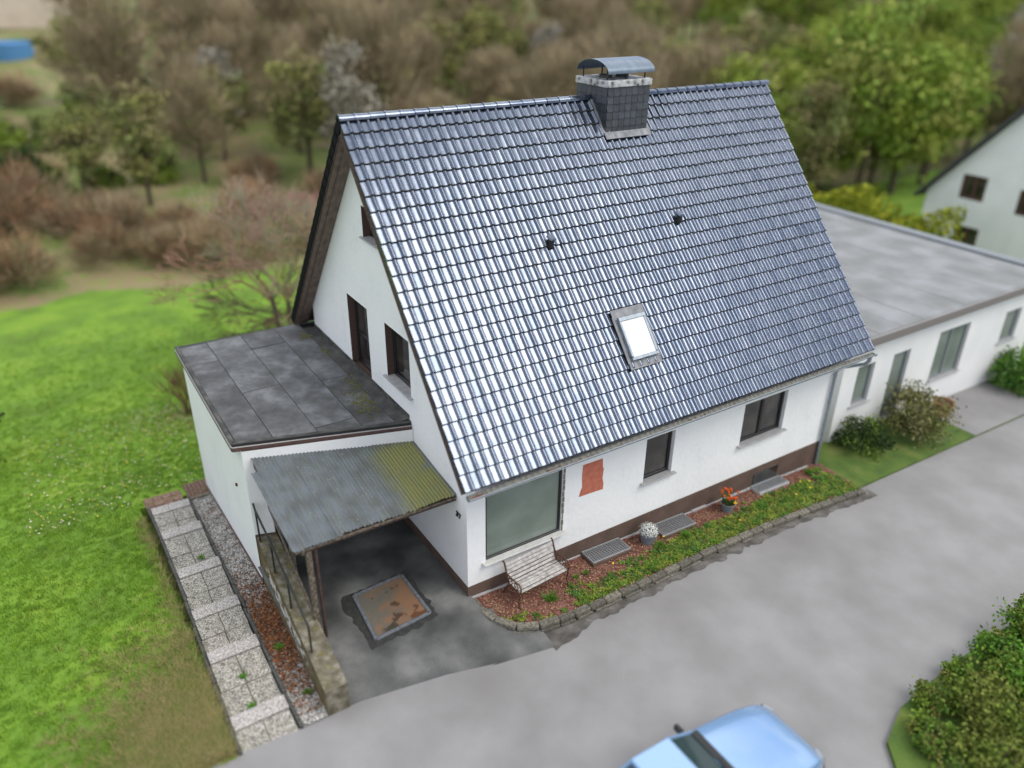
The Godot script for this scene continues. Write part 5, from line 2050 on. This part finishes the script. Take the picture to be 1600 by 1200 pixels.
# ------------------------------------------------------------------ neighbours
func make_neighbours() -> void:
	var t := thing("flat_roofed_building", "long white single-storey building with flat grey roof beyond the house", "building", Vector3(18.1, -1.2, -5.3))
	var x0 := 12.7
	var x1 := 23.3
	var zf := -.55
	var zb := -11.0
	var holes := [[.7, .25, 1.5, 1.55], [2.4, -.75, 3.25, 1.55], [4.7, .0, 6.4, 1.75], [8.6, .45, 9.6, 1.6]]
	var O := Vector3(x0, 0, zf)
	wp(t, "front_wall", wall(O, Vector3.RIGHT, 0, x1 - x0, -1.4, func(_a): return 2.36, holes), M.stucco_far)
	var sw := MB.new()
	sw.quad(Vector3(x0, -1.4, zb), Vector3(x0, -1.4, zf), Vector3(x0, 2.36, zf), Vector3(x0, 2.36, zb))
	sw.quad(Vector3(x1, -1.6, zf), Vector3(x1, -1.6, zb), Vector3(x1, 2.36, zb), Vector3(x1, 2.36, zf))
	wp(t, "side_wall", sw, M.stucco_far)
	var nm := ["window", "door", "window", "window"]
	for k in 4:
		wp(t, "window_reveal", reveals(O, Vector3.RIGHT, Vector3.BACK, holes[k], .14), M.stucco_far)
		window(t, nm[k], O, Vector3.RIGHT, Vector3.BACK, holes[k], .12, [.5] if k == 2 else [], .07, M.pane_frost, M.sill, .08, M.roof_edge)
	var r := MB.new()
	r.box(Vector3((x0 + x1) * .5 + .05, 2.48, (zf + zb) * .5 + .15), Vector3(x1 - x0 + .4, .22, zf - zb + .3), .0)
	var ro := wp(t, "roof", r, M.roof_grey)
	var fa := MB.new()
	fa.box(Vector3((x0 + x1) * .5 + .05, 2.50, zf + .32), Vector3(x1 - x0 + .44, .26, .05), .01)
	wp(ro, "fascia", fa, M.roof_fascia)
	var ed := MB.new()
	ed.box(Vector3(x1 + .25, 2.63, (zf + zb) * .5 + .15), Vector3(.45, .16, zf - zb + .3), .02)
	wp(ro, "edge_upstand", ed, M.roof_edge)
	# felt sheets on the roof
	for i in 10:
		var m := MB.new()
		var xx := x0 + .0 + i * 1.07
		m.box(Vector3(xx + .53, 2.595 + .003 * (i % 2), (zf + zb) * .5 + .12), Vector3(1.055, .014, zf - zb + .1), .003)
		wp(ro, "felt_sheet", m, M.roof_grey)
	# gabled house further off
	var h := thing("gabled_house", "white gabled house with dark roof at the right edge", "house", Vector3(39.5, -2, -5))
	var gp := func(a: float) -> float: return minf(1.6 + (a + 12.2) * 1.16, 1.6 + (2.6 - a) * 1.16)
	var gh := [[-10.5, 1.55, -9.25, 2.75], [-7.6, 1.35, -6.4, 2.55], [-10.2, -1.2, -9.0, .2]]
	var GO := Vector3(35, 0, 0)
	wp(h, "gable_wall", wall(GO, Vector3.BACK, -12.2, 2.6, -3.0, gp, gh, [-4.8]), M.stucco_far)
	for k in 3:
		wp(h, "window_reveal", reveals(GO, Vector3.BACK, Vector3.LEFT, gh[k], .2), M.frame_red)
		window(h, "window", GO, Vector3.BACK, Vector3.LEFT, gh[k], .15, [.5], .12, M.pane, null, 0.0, M.frame_red)
	for sgn in [-1.0, 1.0]:
		var rm := MB.new()
		var ez := -12.2 if sgn < 0 else 2.6
		var e := Vector3(0, 1.6 - .45, ez + sgn * .4)
		var rg := Vector3(0, 1.6 + 7.4 * 1.16 + .05, -4.8)
		rm.bar((e + rg) * .5 + Vector3(34.6, .12, 0), (e + rg) * .5 + Vector3(46, .12, 0), .3, .1)
		rm = MB.new()
		var d := (rg - e)
		var yy := d.normalized()
		var nn := Vector3.RIGHT.cross(yy)
		if nn.y < 0: nn = -nn
		rm.box((e + rg) * .5 + Vector3(40.3, 0, 0) + nn * .1, Vector3(11.4, d.length(), .16), .02, Basis(Vector3.RIGHT, yy, Vector3.RIGHT.cross(yy)))
		wp(h, "roof", rm, M.roof_slate)
	var hs := MB.new()
	hs.quad(Vector3(46, -3, -12.2), Vector3(35, -3, -12.2), Vector3(35, 1.6, -12.2), Vector3(46, 1.6, -12.2))
	wp(h, "side_wall", hs, M.stucco_far)
	# far beige house on the opposite slope
	var f := thing("hillside_house", "pale beige house far up the slope at the top left corner", "house", Vector3(-1.5, ground_y(-1.5, -112.0), -112.0))
	var fm := MB.new()
	fm.box(Vector3(0, 3.0, 0), Vector3(15.0, 7.4, 9.0), .05)
	lp(f, "wall", fm, M.beige)
	var fr := MB.new()
	for sgn in [-1.0, 1.0]:
		fr.box(Vector3(0, 8.3, sgn * 2.4), Vector3(16.0, .25, 6.4), .03, Basis(Vector3.RIGHT, sgn * .6))
	lp(f, "roof", fr, M.frame_red)
	for i in 4:
		var wn := MB.new()
		wn.box(Vector3(-5.4 + i * 3.6, 3.6, 4.5), Vector3(1.3, 1.5, .12), .02)
		var wo := lp(f, "window", wn, M.trim_light)
		var pn := MB.new()
		pn.box(Vector3(-5.4 + i * 3.6, 3.6, 4.52), Vector3(1.1, 1.3, .12), 0.0)
		lp(wo, "pane", pn, M.pane)
	# blue garden pool on the slope
	var p := thing("garden_pool", "round blue garden pool on the far slope at the left edge", "pool", Vector3(-2.2, ground_y(-2.2, -90.0), -90.0))
	var pw := MB.new()
	pw.lathe(Vector3.ZERO, [Vector2(2.0, -.6), Vector2(2.05, 1.15), Vector2(1.95, 1.2), Vector2(1.9, .9)], 24)
	lp(p, "pool_wall", pw, M.blue_cloth)
	var pc := MB.new()
	pc.lathe(Vector3.ZERO, [Vector2(1.95, 1.0), Vector2(0, 1.02)], 24)
	lp(p, "pool_cover", pc, M.blue_cloth)

# ------------------------------------------------------------------ trees and shrubs
func limb(mb: MB, p: Vector3, dir: Vector3, len: float, r: float, depth: int, spread: float, up: float) -> void:
	var pts: Array = [p]
	var rad: Array = [r]
	var d := dir
	var q := p
	var n := 3 if depth > 1 else 2
	for i in n:
		d = (d + Vector3(rf(-.22, .22), rf(-.12, .2) * up, rf(-.22, .22))).normalized()
		q += d * len / n
		pts.push_back(q)
		rad.push_back(r * lerpf(1.0, .62, float(i + 1) / n))
	mb.tube(pts, rad, 6 if depth > 4 else (4 if depth > 2 else 3), false)
	if depth == 0: return
	var kids := 3 if depth > 1 else 4
	for k in kids:
		var a := rf(0, TAU)
		var perp := d.cross(Vector3(cos(a), sin(a) * .4, sin(a)).normalized())
		if perp.length() < .1: perp = Vector3.RIGHT
		perp = perp.normalized()
		var nd := d.rotated(perp, rf(.35, 1.0) * spread)
		nd = (nd + Vector3.UP * .10 * up).normalized()
		var at: Vector3 = pts[n] if k < 2 else pts[n - 1].lerp(pts[n], rf(.1, .8))
		limb(mb, at, nd, len * rf(.62, .82), maxf(rad[n] * rf(.65, .9), .009), depth - 1, spread, up)

func make_near_tree() -> void:
	rng.seed = 77
	var base := Vector3(1.75, ground_y(1.75, -18.0), -18.0)
	var t := thing("bare_tree", "many-branched leafless tree on the lawn behind the annex", "tree", base)
	var tr := MB.new()
	var cr := MB.new()
	cr.use_c = true
	cr.col = Color(.165, .125, .09)
	for s in [[Vector3(-.12, 0, .1), Vector3(-.05, 1, .02), 2.9, .12], [Vector3(.22, 0, -.1), Vector3(.10, 1, -.05), 2.7, .11], [Vector3(.5, 0, .12), Vector3(.22, 1, .1), 2.4, .09]]:
		var p: Vector3 = s[0]
		var d: Vector3 = s[1].normalized()
		var top: Vector3 = p + d * s[2] + Vector3(rf(-.1, .1), 0, rf(-.1, .1))
		tr.tube([p - Vector3.UP * .3, p + d * .9 + Vector3(.04, 0, 0), p + d * 1.9, top], [s[3] * 1.25, s[3], s[3] * .85, s[3] * .7], 9, false)
		for k in 6:
			var a := TAU * k / 6 + rf(-.4, .4)
			var dd := Vector3(cos(a) * .75, 1.0, sin(a) * .75).normalized()
			cr.col = Color(rf(.28, .42), rf(.22, .33), rf(.15, .23))
			limb(cr, top - d * rf(0, .5), dd, 1.6, s[3] * .55, 5, .95, 1.0)
	# low spreading branches
	for k in 9:
		var a := rf(1.6, 4.6) if k < 6 else rf(0, TAU)
		cr.col = Color(rf(.10, .16), rf(.08, .12), rf(.05, .08))
		limb(cr, Vector3(0, rf(1.0, 2.4), 0), Vector3(cos(a), rf(-.1, .25), sin(a) * .7).normalized(), 1.25, .045, 4, .8, .3)
	lp(t, "trunk", tr, M.bark)
	lp(t, "crown", cr, M.twig)
	# bare shrub beside the annex
	var sb := thing("bare_shrub", "leafless upright shrub on the lawn behind the annex corner", "shrub", Vector3(-2.75, ground_y(-2.75, -14.6), -14.6))
	var sm := MB.new()
	sm.use_c = true
	for k in 26:
		var a := rf(0, TAU)
		sm.col = Color(rf(.14, .22), rf(.10, .15), rf(.05, .08))
		limb(sm, Vector3(cos(a), 0, sin(a)) * rf(.02, .25), Vector3(cos(a) * rf(.1, .6), 1, sin(a) * rf(.1, .6)).normalized(), rf(.6, 1.0), .022, 2, .55, 1.0)
	lp(sb, "stems", sm, M.twig)
	var lf := MB.new()
	lf.use_c = true
	for k in 700:
		var p := Vector3(rng.randfn() * .9, 0.02, rng.randfn() * .7)
		p.y = ground_y(-2.75 + p.x, -14.6 + p.z) - sb.position.y + rf(.01, .06)
		var a := rf(0, TAU)
		var e1 := Vector3(cos(a), rf(-.2, .3), sin(a)) * rf(.02, .05)
		var e2 := Vector3(-sin(a), rf(-.2, .3), cos(a)) * rf(.015, .03)
		lf.col = [Color(.25, .16, .1), Color(.16, .09, .05), Color(.36, .27, .2)][k % 3]
		lf.quad(p - e1, p - e2, p + e1, p + e2)
	var lo := lp(sb, "leaf_litter", lf, M.leaf)
	lo.set_meta("kind", "stuff")

# crown of small faces gathered in clumps; palette of linear colours
func crown(rx: float, ry: float, cy: float, clumps: int, per: int, leaf: float, pal: Array, twiggy: bool) -> MB:
	var mb := MB.new()
	mb.use_c = true
	for c in clumps:
		var a := rf(0, TAU)
		var h := rf(-1, 1)
		var r := pow(rng.randf(), .4)
		var w := sqrt(maxf(0.0, 1.0 - h * h)) * r
		var o := Vector3(cos(a) * rx * w, cy + ry * h * maxf(r, .6), sin(a) * rx * w)
		var cr := rx * rf(.22, .38)
		var base: Color = pal[rng.randi() % pal.size()]
		for k in per:
			var q := Vector3(rng.randfn(), rng.randfn() * .8, rng.randfn()) * cr * .55
			var p := o + q
			var kk := rf(.7, 1.3)
			mb.col = Color(base.r * kk, base.g * kk, base.b * kk)
			if twiggy:
				var d := (p - Vector3(0, cy - ry * .8, 0)).normalized() + Vector3(rf(-.6, .6), rf(-.3, .7), rf(-.6, .6))
				d = d.normalized()
				var s := d.cross(Vector3(rf(-1, 1), rf(-1, 1), rf(-1, 1))).normalized() * leaf * .09
				mb.tri(p - s, p + s, p + d * leaf * rf(2.0, 4.0))
			else:
				var d := Vector3(rf(-1, 1), rf(-1, 1), rf(-1, 1)).normalized() * leaf
				var e := d.cross(Vector3(rf(-1, 1), rf(-1, 1), rf(-1, 1))).normalized() * leaf * .6
				mb.quad(p - d, p - e, p + d, p + e)
	return mb

func trunk_mesh(h: float, r: float, rx: float) -> MB:
	var mb := MB.new()
	mb.tube([Vector3(0, -.8, 0), Vector3(.05, h * .3, .02), Vector3(-.04, h * .6, .06), Vector3(.03, h * .9, 0)], [r * 1.3, r, r * .7, r * .2], 7, false)
	for k in 7:
		var a := TAU * k / 7 + rf(-.3, .3)
		var y := h * rf(.3, .65)
		var d := Vector3(cos(a), rf(.5, 1.1), sin(a)).normalized()
		mb.tube([Vector3(0, y, 0), Vector3(0, y, 0) + d * rx * .45, Vector3(0, y, 0) + d * rx * .9 + Vector3(0, .3, 0)], [r * .5, r * .3, r * .1], 5, false)
	return mb

func make_trees() -> void:
	rng.seed = 2024
	var brown := [Color(.33, .26, .17), Color(.28, .23, .14), Color(.37, .30, .19), Color(.25, .21, .13)]
	var olive := [Color(.20, .22, .07), Color(.24, .24, .08), Color(.17, .20, .07), Color(.23, .20, .10)]
	var green := [Color(.21, .29, .05), Color(.26, .32, .055), Color(.16, .24, .045), Color(.29, .31, .08)]
	var dark := [Color(.04, .07, .018), Color(.05, .085, .022), Color(.035, .06, .02)]
	var pale := [Color(.34, .32, .28), Color(.28, .26, .22), Color(.22, .20, .15)]
	var red := [Color(.33, .2, .12), Color(.28, .18, .11)]
	# kind: [name, crown variants, trunk, label, group]
	var kinds := {
		"bare": ["bare_woodland_tree", "leafless brown tree", "bare trees on the far slope"],
		"olive": ["budding_tree", "budding olive-green tree", "budding trees on the far slope"],
		"green": ["leafy_tree", "fresh yellow-green leafy tree", "leafy trees on the far slope"],
		"pale": ["blossoming_tree", "pale grey blossoming tree", "pale blossoming trees"],
		"brush": ["brown_shrub", "brown leafless shrub", "brown shrubs on the far slope"],
		"bush": ["green_shrub", "rounded green shrub", "green shrubs on the far slope"],
	}
	var protos := {}
	for k in kinds:
		protos[k] = []
		for v in 3:
			var cm: MB
			var tm: MB
			if k == "bare":
				cm = crown(2.6, 3.6, 5.8, 60, 60, .34, brown, true)
				var c2 := crown(2.5, 3.4, 5.6, 30, 22, .13, brown + olive, false)
				cm.add(c2, Transform3D())
				tm = trunk_mesh(8.0, .17, 2.6)
			elif k == "olive":
				cm = crown(2.4, 3.2, 5.2, 50, 60, .17, olive, false)
				tm = trunk_mesh(7.4, .16, 2.4)
			elif k == "green":
				cm = crown(3.0, 3.8, 6.0, 66, 64, .2, green, false)
				tm = trunk_mesh(8.8, .19, 3.0)
			elif k == "pale":
				cm = crown(2.0, 3.4, 5.0, 44, 50, .17, pale, false)
				tm = trunk_mesh(7.0, .14, 2.0)
			elif k == "brush":
				cm = crown(1.9, 1.1, 1.0, 40, 60, .26, brown + red, true)
				tm = trunk_mesh(1.8, .05, 1.6)
			else:
				cm = crown(1.5, 1.2, 1.1, 36, 60, .14, [green[2], olive[2], green[0]], false)
				tm = trunk_mesh(1.9, .06, 1.3)
			protos[k].push_back([cm.mesh(), tm.mesh()])
	var bark_far := flat(lin(.09, .07, .05), .95)
	var spots: Array = []
	var eye := Vector2(-6.33, 11.42)
	var tries := 0
	while spots.size() < 375 and tries < 11000:
		tries += 1
		var px := rf(-480, 1720)
		var az := deg_to_rad(32.849) + atan((px - 800.0) / 1242.0)
		var dist := sqrt(rf(46.0 * 46.0, 150.0 * 150.0))
		if rng.randf() < .45: dist = rf(46, 90)
		var p := eye + Vector2(sin(az), -cos(az)) * dist
		if p.y > -33.5 + .1 * p.x and p.x < 14: continue
		if p.x > 10 and p.y > -22 and p.x < 60: continue
		if p.y > -6: continue
		var kind: String
		var q := rng.randf()
		if dist < 56 and px < 560:
			kind = "brush" if q < .82 else "bush"
		elif px < 260:
			kind = "bush" if q < .35 else ("olive" if q < .6 else ("bare" if q < .75 else ("brush" if q < .95 else "pale")))
		elif px < 1070:
			kind = "bare" if q < .62 else ("olive" if q < .88 else ("brush" if q < .97 else "pale"))
		elif px < 1490:
			kind = "green" if q < .75 else ("olive" if q < .95 else "bare")
		else:
			kind = "pale" if q < .35 else ("bare" if q < .6 else "olive")
		var need := 2.0 if kind in ["brush", "bush"] else 3.2
		if px < 330 and dist > 60 and dist < 110 and rng.randf() < .55: continue
		if Vector2(p.x + 1.5, p.y + 106).length() < 17: continue
		if Vector2(p.x + 2.2, p.y + 84).length() < 8: continue
		var ok := true
		for s in spots:
			if (s[0] - p).length() < need: ok = false
		if ok: spots.push_back([p, kind, px, dist])
	var zones := [[-999.0, "at the far left"], [160.0, "left of the bare lawn tree"], [330.0, "above the bare lawn tree"], [520.0, "behind the left part of the ridge"], [760.0, "just left of the chimney"], [930.0, "behind the chimney"], [1080.0, "right of the chimney"], [1260.0, "above the flat roof"], [1480.0, "behind the gabled house"]]
	var dens := {}
	for s in spots:
		var k: String = s[1]
		dens[k] = dens.get(k, 0) + 1
		var pr: Array = protos[k][rng.randi() % 3]
		var info: Array = kinds[k]
		var y := ground_y(s[0].x, s[0].y)
		var where: String = zones[0][1]
		for zn in zones:
			if s[2] >= zn[0]: where = zn[1]
		var row := "low on the bank" if s[3] < 62.0 else ("halfway up the slope" if s[3] < 100.0 else "high on the far slope")
		var text: String = "%s %s, %s" % [info[1], row, where]
		var t := thing(info[0], text, "shrub" if k in ["brush", "bush"] else "tree", Vector3(s[0].x, y - .1, s[0].y), info[2] + " " + where)
		t.rotation.y = rf(0, TAU)
		var sc := rf(.75, 1.2)
		t.scale = Vector3(sc, sc * rf(.85, 1.15), sc)
		lp(t, "trunk", pr[1], bark_far)
		lp(t, "crown", pr[0], M.leaf_bg)
	# particular plants
	var one := func(called: String, label: String, cat: String, at: Vector3, cm: MB, tm: MB) -> void:
		var t := thing(called, label, cat, at)
		lp(t, "trunk", tm, bark_far)
		lp(t, "crown", cm, M.leaf_bg)
	one.call("round_evergreen", "dark round evergreen bush on the left slope", "shrub", Vector3(-5.4, ground_y(-5.4, -47.0), -47.0), crown(1.75, 1.7, 1.7, 60, 90, .13, dark, false), trunk_mesh(2.6, .1, 1.4))
	one.call("dark_conifer", "dark evergreen at the left edge of the lawn", "tree", Vector3(-9.15, ground_y(-9.15, -14.5), -14.5), crown(.95, 2.0, 2.0, 60, 90, .09, dark, false), trunk_mesh(3.4, .09, .8))
	one.call("slope_evergreen", "tall dark evergreen on the slope below the pale trees", "tree", Vector3(4.6, ground_y(4.6, -66.0), -66.0), crown(2.2, 3.8, 4.2, 60, 80, .16, dark + [olive[0]], false), trunk_mesh(7.0, .15, 1.8))
	one.call("garden_bush", "olive rounded bush in the front garden of the low building", "shrub", Vector3(15.5, road_y(15.5) + .05, .35), crown(1.05, .75, .7, 50, 80, .05, [Color(.17, .17, .06), Color(.14, .15, .05), Color(.2, .19, .09)], false), trunk_mesh(1.0, .04, .7))
	one.call("garden_bush", "dark green low bush at the corner of the low building", "shrub", Vector3(13.4, road_y(13.4) + .05, .15), crown(.8, .5, .45, 36, 70, .05, dark + [green[2]], false), trunk_mesh(.7, .03, .5))
	one.call("garden_bush", "bright green bush beside the yard at the right edge", "shrub", Vector3(22.0, road_y(22.0) + .05, .3), crown(1.1, .8, .75, 44, 80, .06, [Color(.09, .2, .03), Color(.07, .16, .03)], false), trunk_mesh(1.0, .04, .8))
	# verge plants at the lower right
	var vp := [[6.6, 7.6, .75, "leafy bush nearest the car on the right verge"], [7.9, 7.3, .7, "leafy bush on the right verge behind the nearest one"], [9.6, 7.2, .8, "leafy bush on the right verge near the road bend"], [5.6, 8.4, .6, "low bush at the bottom edge of the right verge"], [7.4, 8.7, .8, "bush at the bottom right of the verge"], [9.0, 8.6, .8, "bush at the lower right corner"], [11.2, 7.4, .8, "bush at the right edge above the verge corner"], [12.6, 7.0, .5, "sprawling yellowish bush at the right edge of the road"]]
	for i in vp.size():
		var b: Array = vp[i]
		var pal := [Color(.10, .21, .025), Color(.08, .17, .025), Color(.13, .18, .03)] if i % 3 else [Color(.16, .19, .04), Color(.12, .17, .03)]
		one.call("verge_bush", b[3], "shrub", Vector3(b[0], road_y(b[0]) + .08, b[1]), crown(b[2], b[2] * .6, b[2] * .5, 34, 80, .05, pal, false), trunk_mesh(b[2], .03, b[2] * .6))
	for b in [[5.3, 7.35, .42, "small bush at the verge corner nearest the car"], [6.1, 6.95, .38, "small bush on the verge edge beside the road"], [7.2, 6.85, .36, "second small bush along the verge edge"], [8.6, 6.8, .4, "third small bush along the verge edge"], [10.3, 6.75, .42, "fourth small bush along the verge edge"], [4.75, 8.1, .4, "small bush at the bottom of the verge by the lay-by"]]:
		one.call("verge_bush", b[3], "shrub", Vector3(b[0], road_y(b[0]) + .08, b[1]), crown(b[2], b[2] * .6, b[2] * .5, 30, 60, .04, [Color(.14, .22, .03), Color(.10, .18, .03), Color(.18, .19, .05)], false), trunk_mesh(b[2], .02, b[2] * .6))
	# terracotta tub in the neighbour's yard
	var tub := thing("terracotta_pot", "terracotta pot by the wall of the low building", "pot", Vector3(17.5, road_y(17.5) + .07, .1))
	var tm := MB.new()
	tm.lathe(Vector3.ZERO, [Vector2(0, 0), Vector2(.22, 0), Vector2(.3, .42), Vector2(.33, .42), Vector2(.33, .5), Vector2(.28, .5), Vector2(.26, .44)], 20)
	lp(tub, "pot", tm, flat(lin(.34, .17, .09), .9))
	var ts := MB.new()
	ts.lathe(Vector3.ZERO, [Vector2(.28, .45), Vector2(0, .47)], 16)
	lp(tub, "soil", ts, M.soil_dark)
	# white blossom cluster on the verge
	one.call("white_flower_bush", "low bush with white blossoms on the right verge", "shrub", Vector3(8.55, road_y(8.5) + .08, 7.75), crown(.34, .26, .5, 22, 60, .035, [Color(.6, .6, .58), Color(.5, .52, .48)], false), trunk_mesh(.5, .02, .3))
	# yellow-green hedge behind the low building
	var hd := MB.new()
	hd.use_c = true
	for k in 9000:
		var u := rng.randf()
		var p := Vector3(29.0 + rf(-.9, .9) + u * 1.0, rf(-1.6, 1.9 + .5 * sin(u * 14.0)), lerpf(-18.5, -7.6, u))
		var kk := rf(.7, 1.3)
		var cc: Color = [Color(.24, .26, .02), Color(.19, .23, .02), Color(.28, .28, .03)][rng.randi() % 3]
		hd.col = Color(cc.r * kk, cc.g * kk, cc.b * kk)
		var d := Vector3(rf(-1, 1), rf(-1, 1), rf(-1, 1)).normalized() * .13
		var e := d.cross(Vector3(rf(-1, 1), rf(-1, 1), rf(-1, 1))).normalized() * .08
		hd.quad(p - d, p - e, p + d, p + e)
	single("hedge", hd, M.leaf_bg, "bright yellow-green hedge between the flat roof and the gabled house", "hedge")

func make_grass() -> void:
	rng.seed = 31
	var bl := MB.new()
	for q in 12:
		var a := rf(0, TAU)
		var o := Vector3(rf(-.06, .06), 0, rf(-.06, .06))
		var l := rf(.05, .10)
		var s := Vector3(-sin(a), 0, cos(a)) * .005
		bl.tri(o - s, o + s, o + Vector3(cos(a) * l * .6, l, sin(a) * l * .6))
	var places: Array = []
	var cols: Array = []
	for i in 40000:
		var z := 1.2 - 22.0 * pow(rng.randf(), .8) * rf(.6, 1.4)
		var x := rf(-11.0, -5.2)
		if z < -9.1: x = rf(-11.0, 5.0)
		elif rng.randf() < .5: continue
		if x > -5.15 and x < -3.2 and z > -9.35: continue
		var s := rf(.6, 1.3)
		places.push_back(Transform3D(Basis(Vector3.UP, rf(0, TAU)).scaled(Vector3(s, s, s)), Vector3(x, ground_y(x, z) - .005, z)))
		var k := rf(.75, 1.25)
		cols.push_back([Color(.13 * k, .26 * k, .02 * k), Color(.18 * k, .30 * k, .024 * k), Color(.11 * k, .215 * k, .02 * k)][i % 3])
	stuff("grass", bl.mesh(), leafy(.7), places, "short bright green lawn grass left of and behind the house", "grass", cols)
	var dz := MB.new()
	for q in 6:
		var a := TAU * q / 6
		var b := TAU * (q + 1) / 6
		dz.tri(Vector3(0, .008, 0), Vector3(cos(b) * .022, .002, sin(b) * .022), Vector3(cos(a) * .022, .002, sin(a) * .022))
	places = []
	cols = []
	for i in 900:
		var z := rf(-16.0, -9.0)
		var x := rf(-8.0, -2.0)
		if x > -5.2 and z > -9.5: continue
		places.push_back(Transform3D(Basis(Vector3.UP, rf(0, TAU)).scaled(Vector3.ONE * rf(.5, 1.2)), Vector3(x, ground_y(x, z) + .06, z)))
		cols.push_back([Color(.6, .6, .55), Color(.5, .42, .3), Color(.62, .5, .06), Color(.35, .25, .15)][i % 4])
	stuff("daisies", dz.mesh(), leafy(.7), places, "tiny daisies and pale leaf scraps in the lawn behind the steps", "flowers", cols)
	# dry grass along the left edge of the steps
	var dg := MB.new()
	for q in 9:
		var a := rf(0, TAU)
		var l := rf(.12, .3)
		var s := Vector3(-sin(a), 0, cos(a)) * .004
		dg.tri(-s, s, Vector3(cos(a) * l, rf(.05, .14), sin(a) * l))
	places = []
	cols = []
	for i in 3000:
		var z := rf(-8.3, 1.2)
		var x := lerpf(-5.26, -5.10, clampf((1.3 - z) / 6.0, 0, 1)) - .05 - absf(rng.randfn()) * .16
		if i > 520:
			z = 1.2 - absf(rng.randfn()) * 1.7
			x = -5.35 - absf(rng.randfn()) * .95
		places.push_back(Transform3D(Basis(Vector3.UP, rf(0, TAU)), Vector3(x, ground_y(x, z), z)))
		var k := rf(.6, 1.2)
		cols.push_back(Color(.3 * k, .24 * k, .11 * k) if i % 3 else Color(.1 * k, .17 * k, .02 * k))
	stuff("dry_grass", dg.mesh(), leafy(.8), places, "straggling dry grass overhanging the left edge of the steps", "grass", cols)

func _ready() -> void:
	rng.seed = 1
	make_camera()
	make_light()
	make_materials()
	make_ground()
	make_house()
	make_annex()
	make_carport()
	make_parapet()
	make_steps()
	make_path()
	make_cover()
	make_bed()
	make_light_well(2.99, 4.15, .53, "nearest galvanised light well grate with raised brown curb", .07, false)
	make_light_well(5.14, 6.25, .55, "middle light well grate between the two flower pots", .05, false)
	make_light_well(8.68, 9.86, .40, "flat pale grate under the basement window near the downpipe", .05, true)
	make_bench()
	make_pots()
	make_car()
	make_neighbours()
	make_near_tree()
	make_trees()
	make_grass()
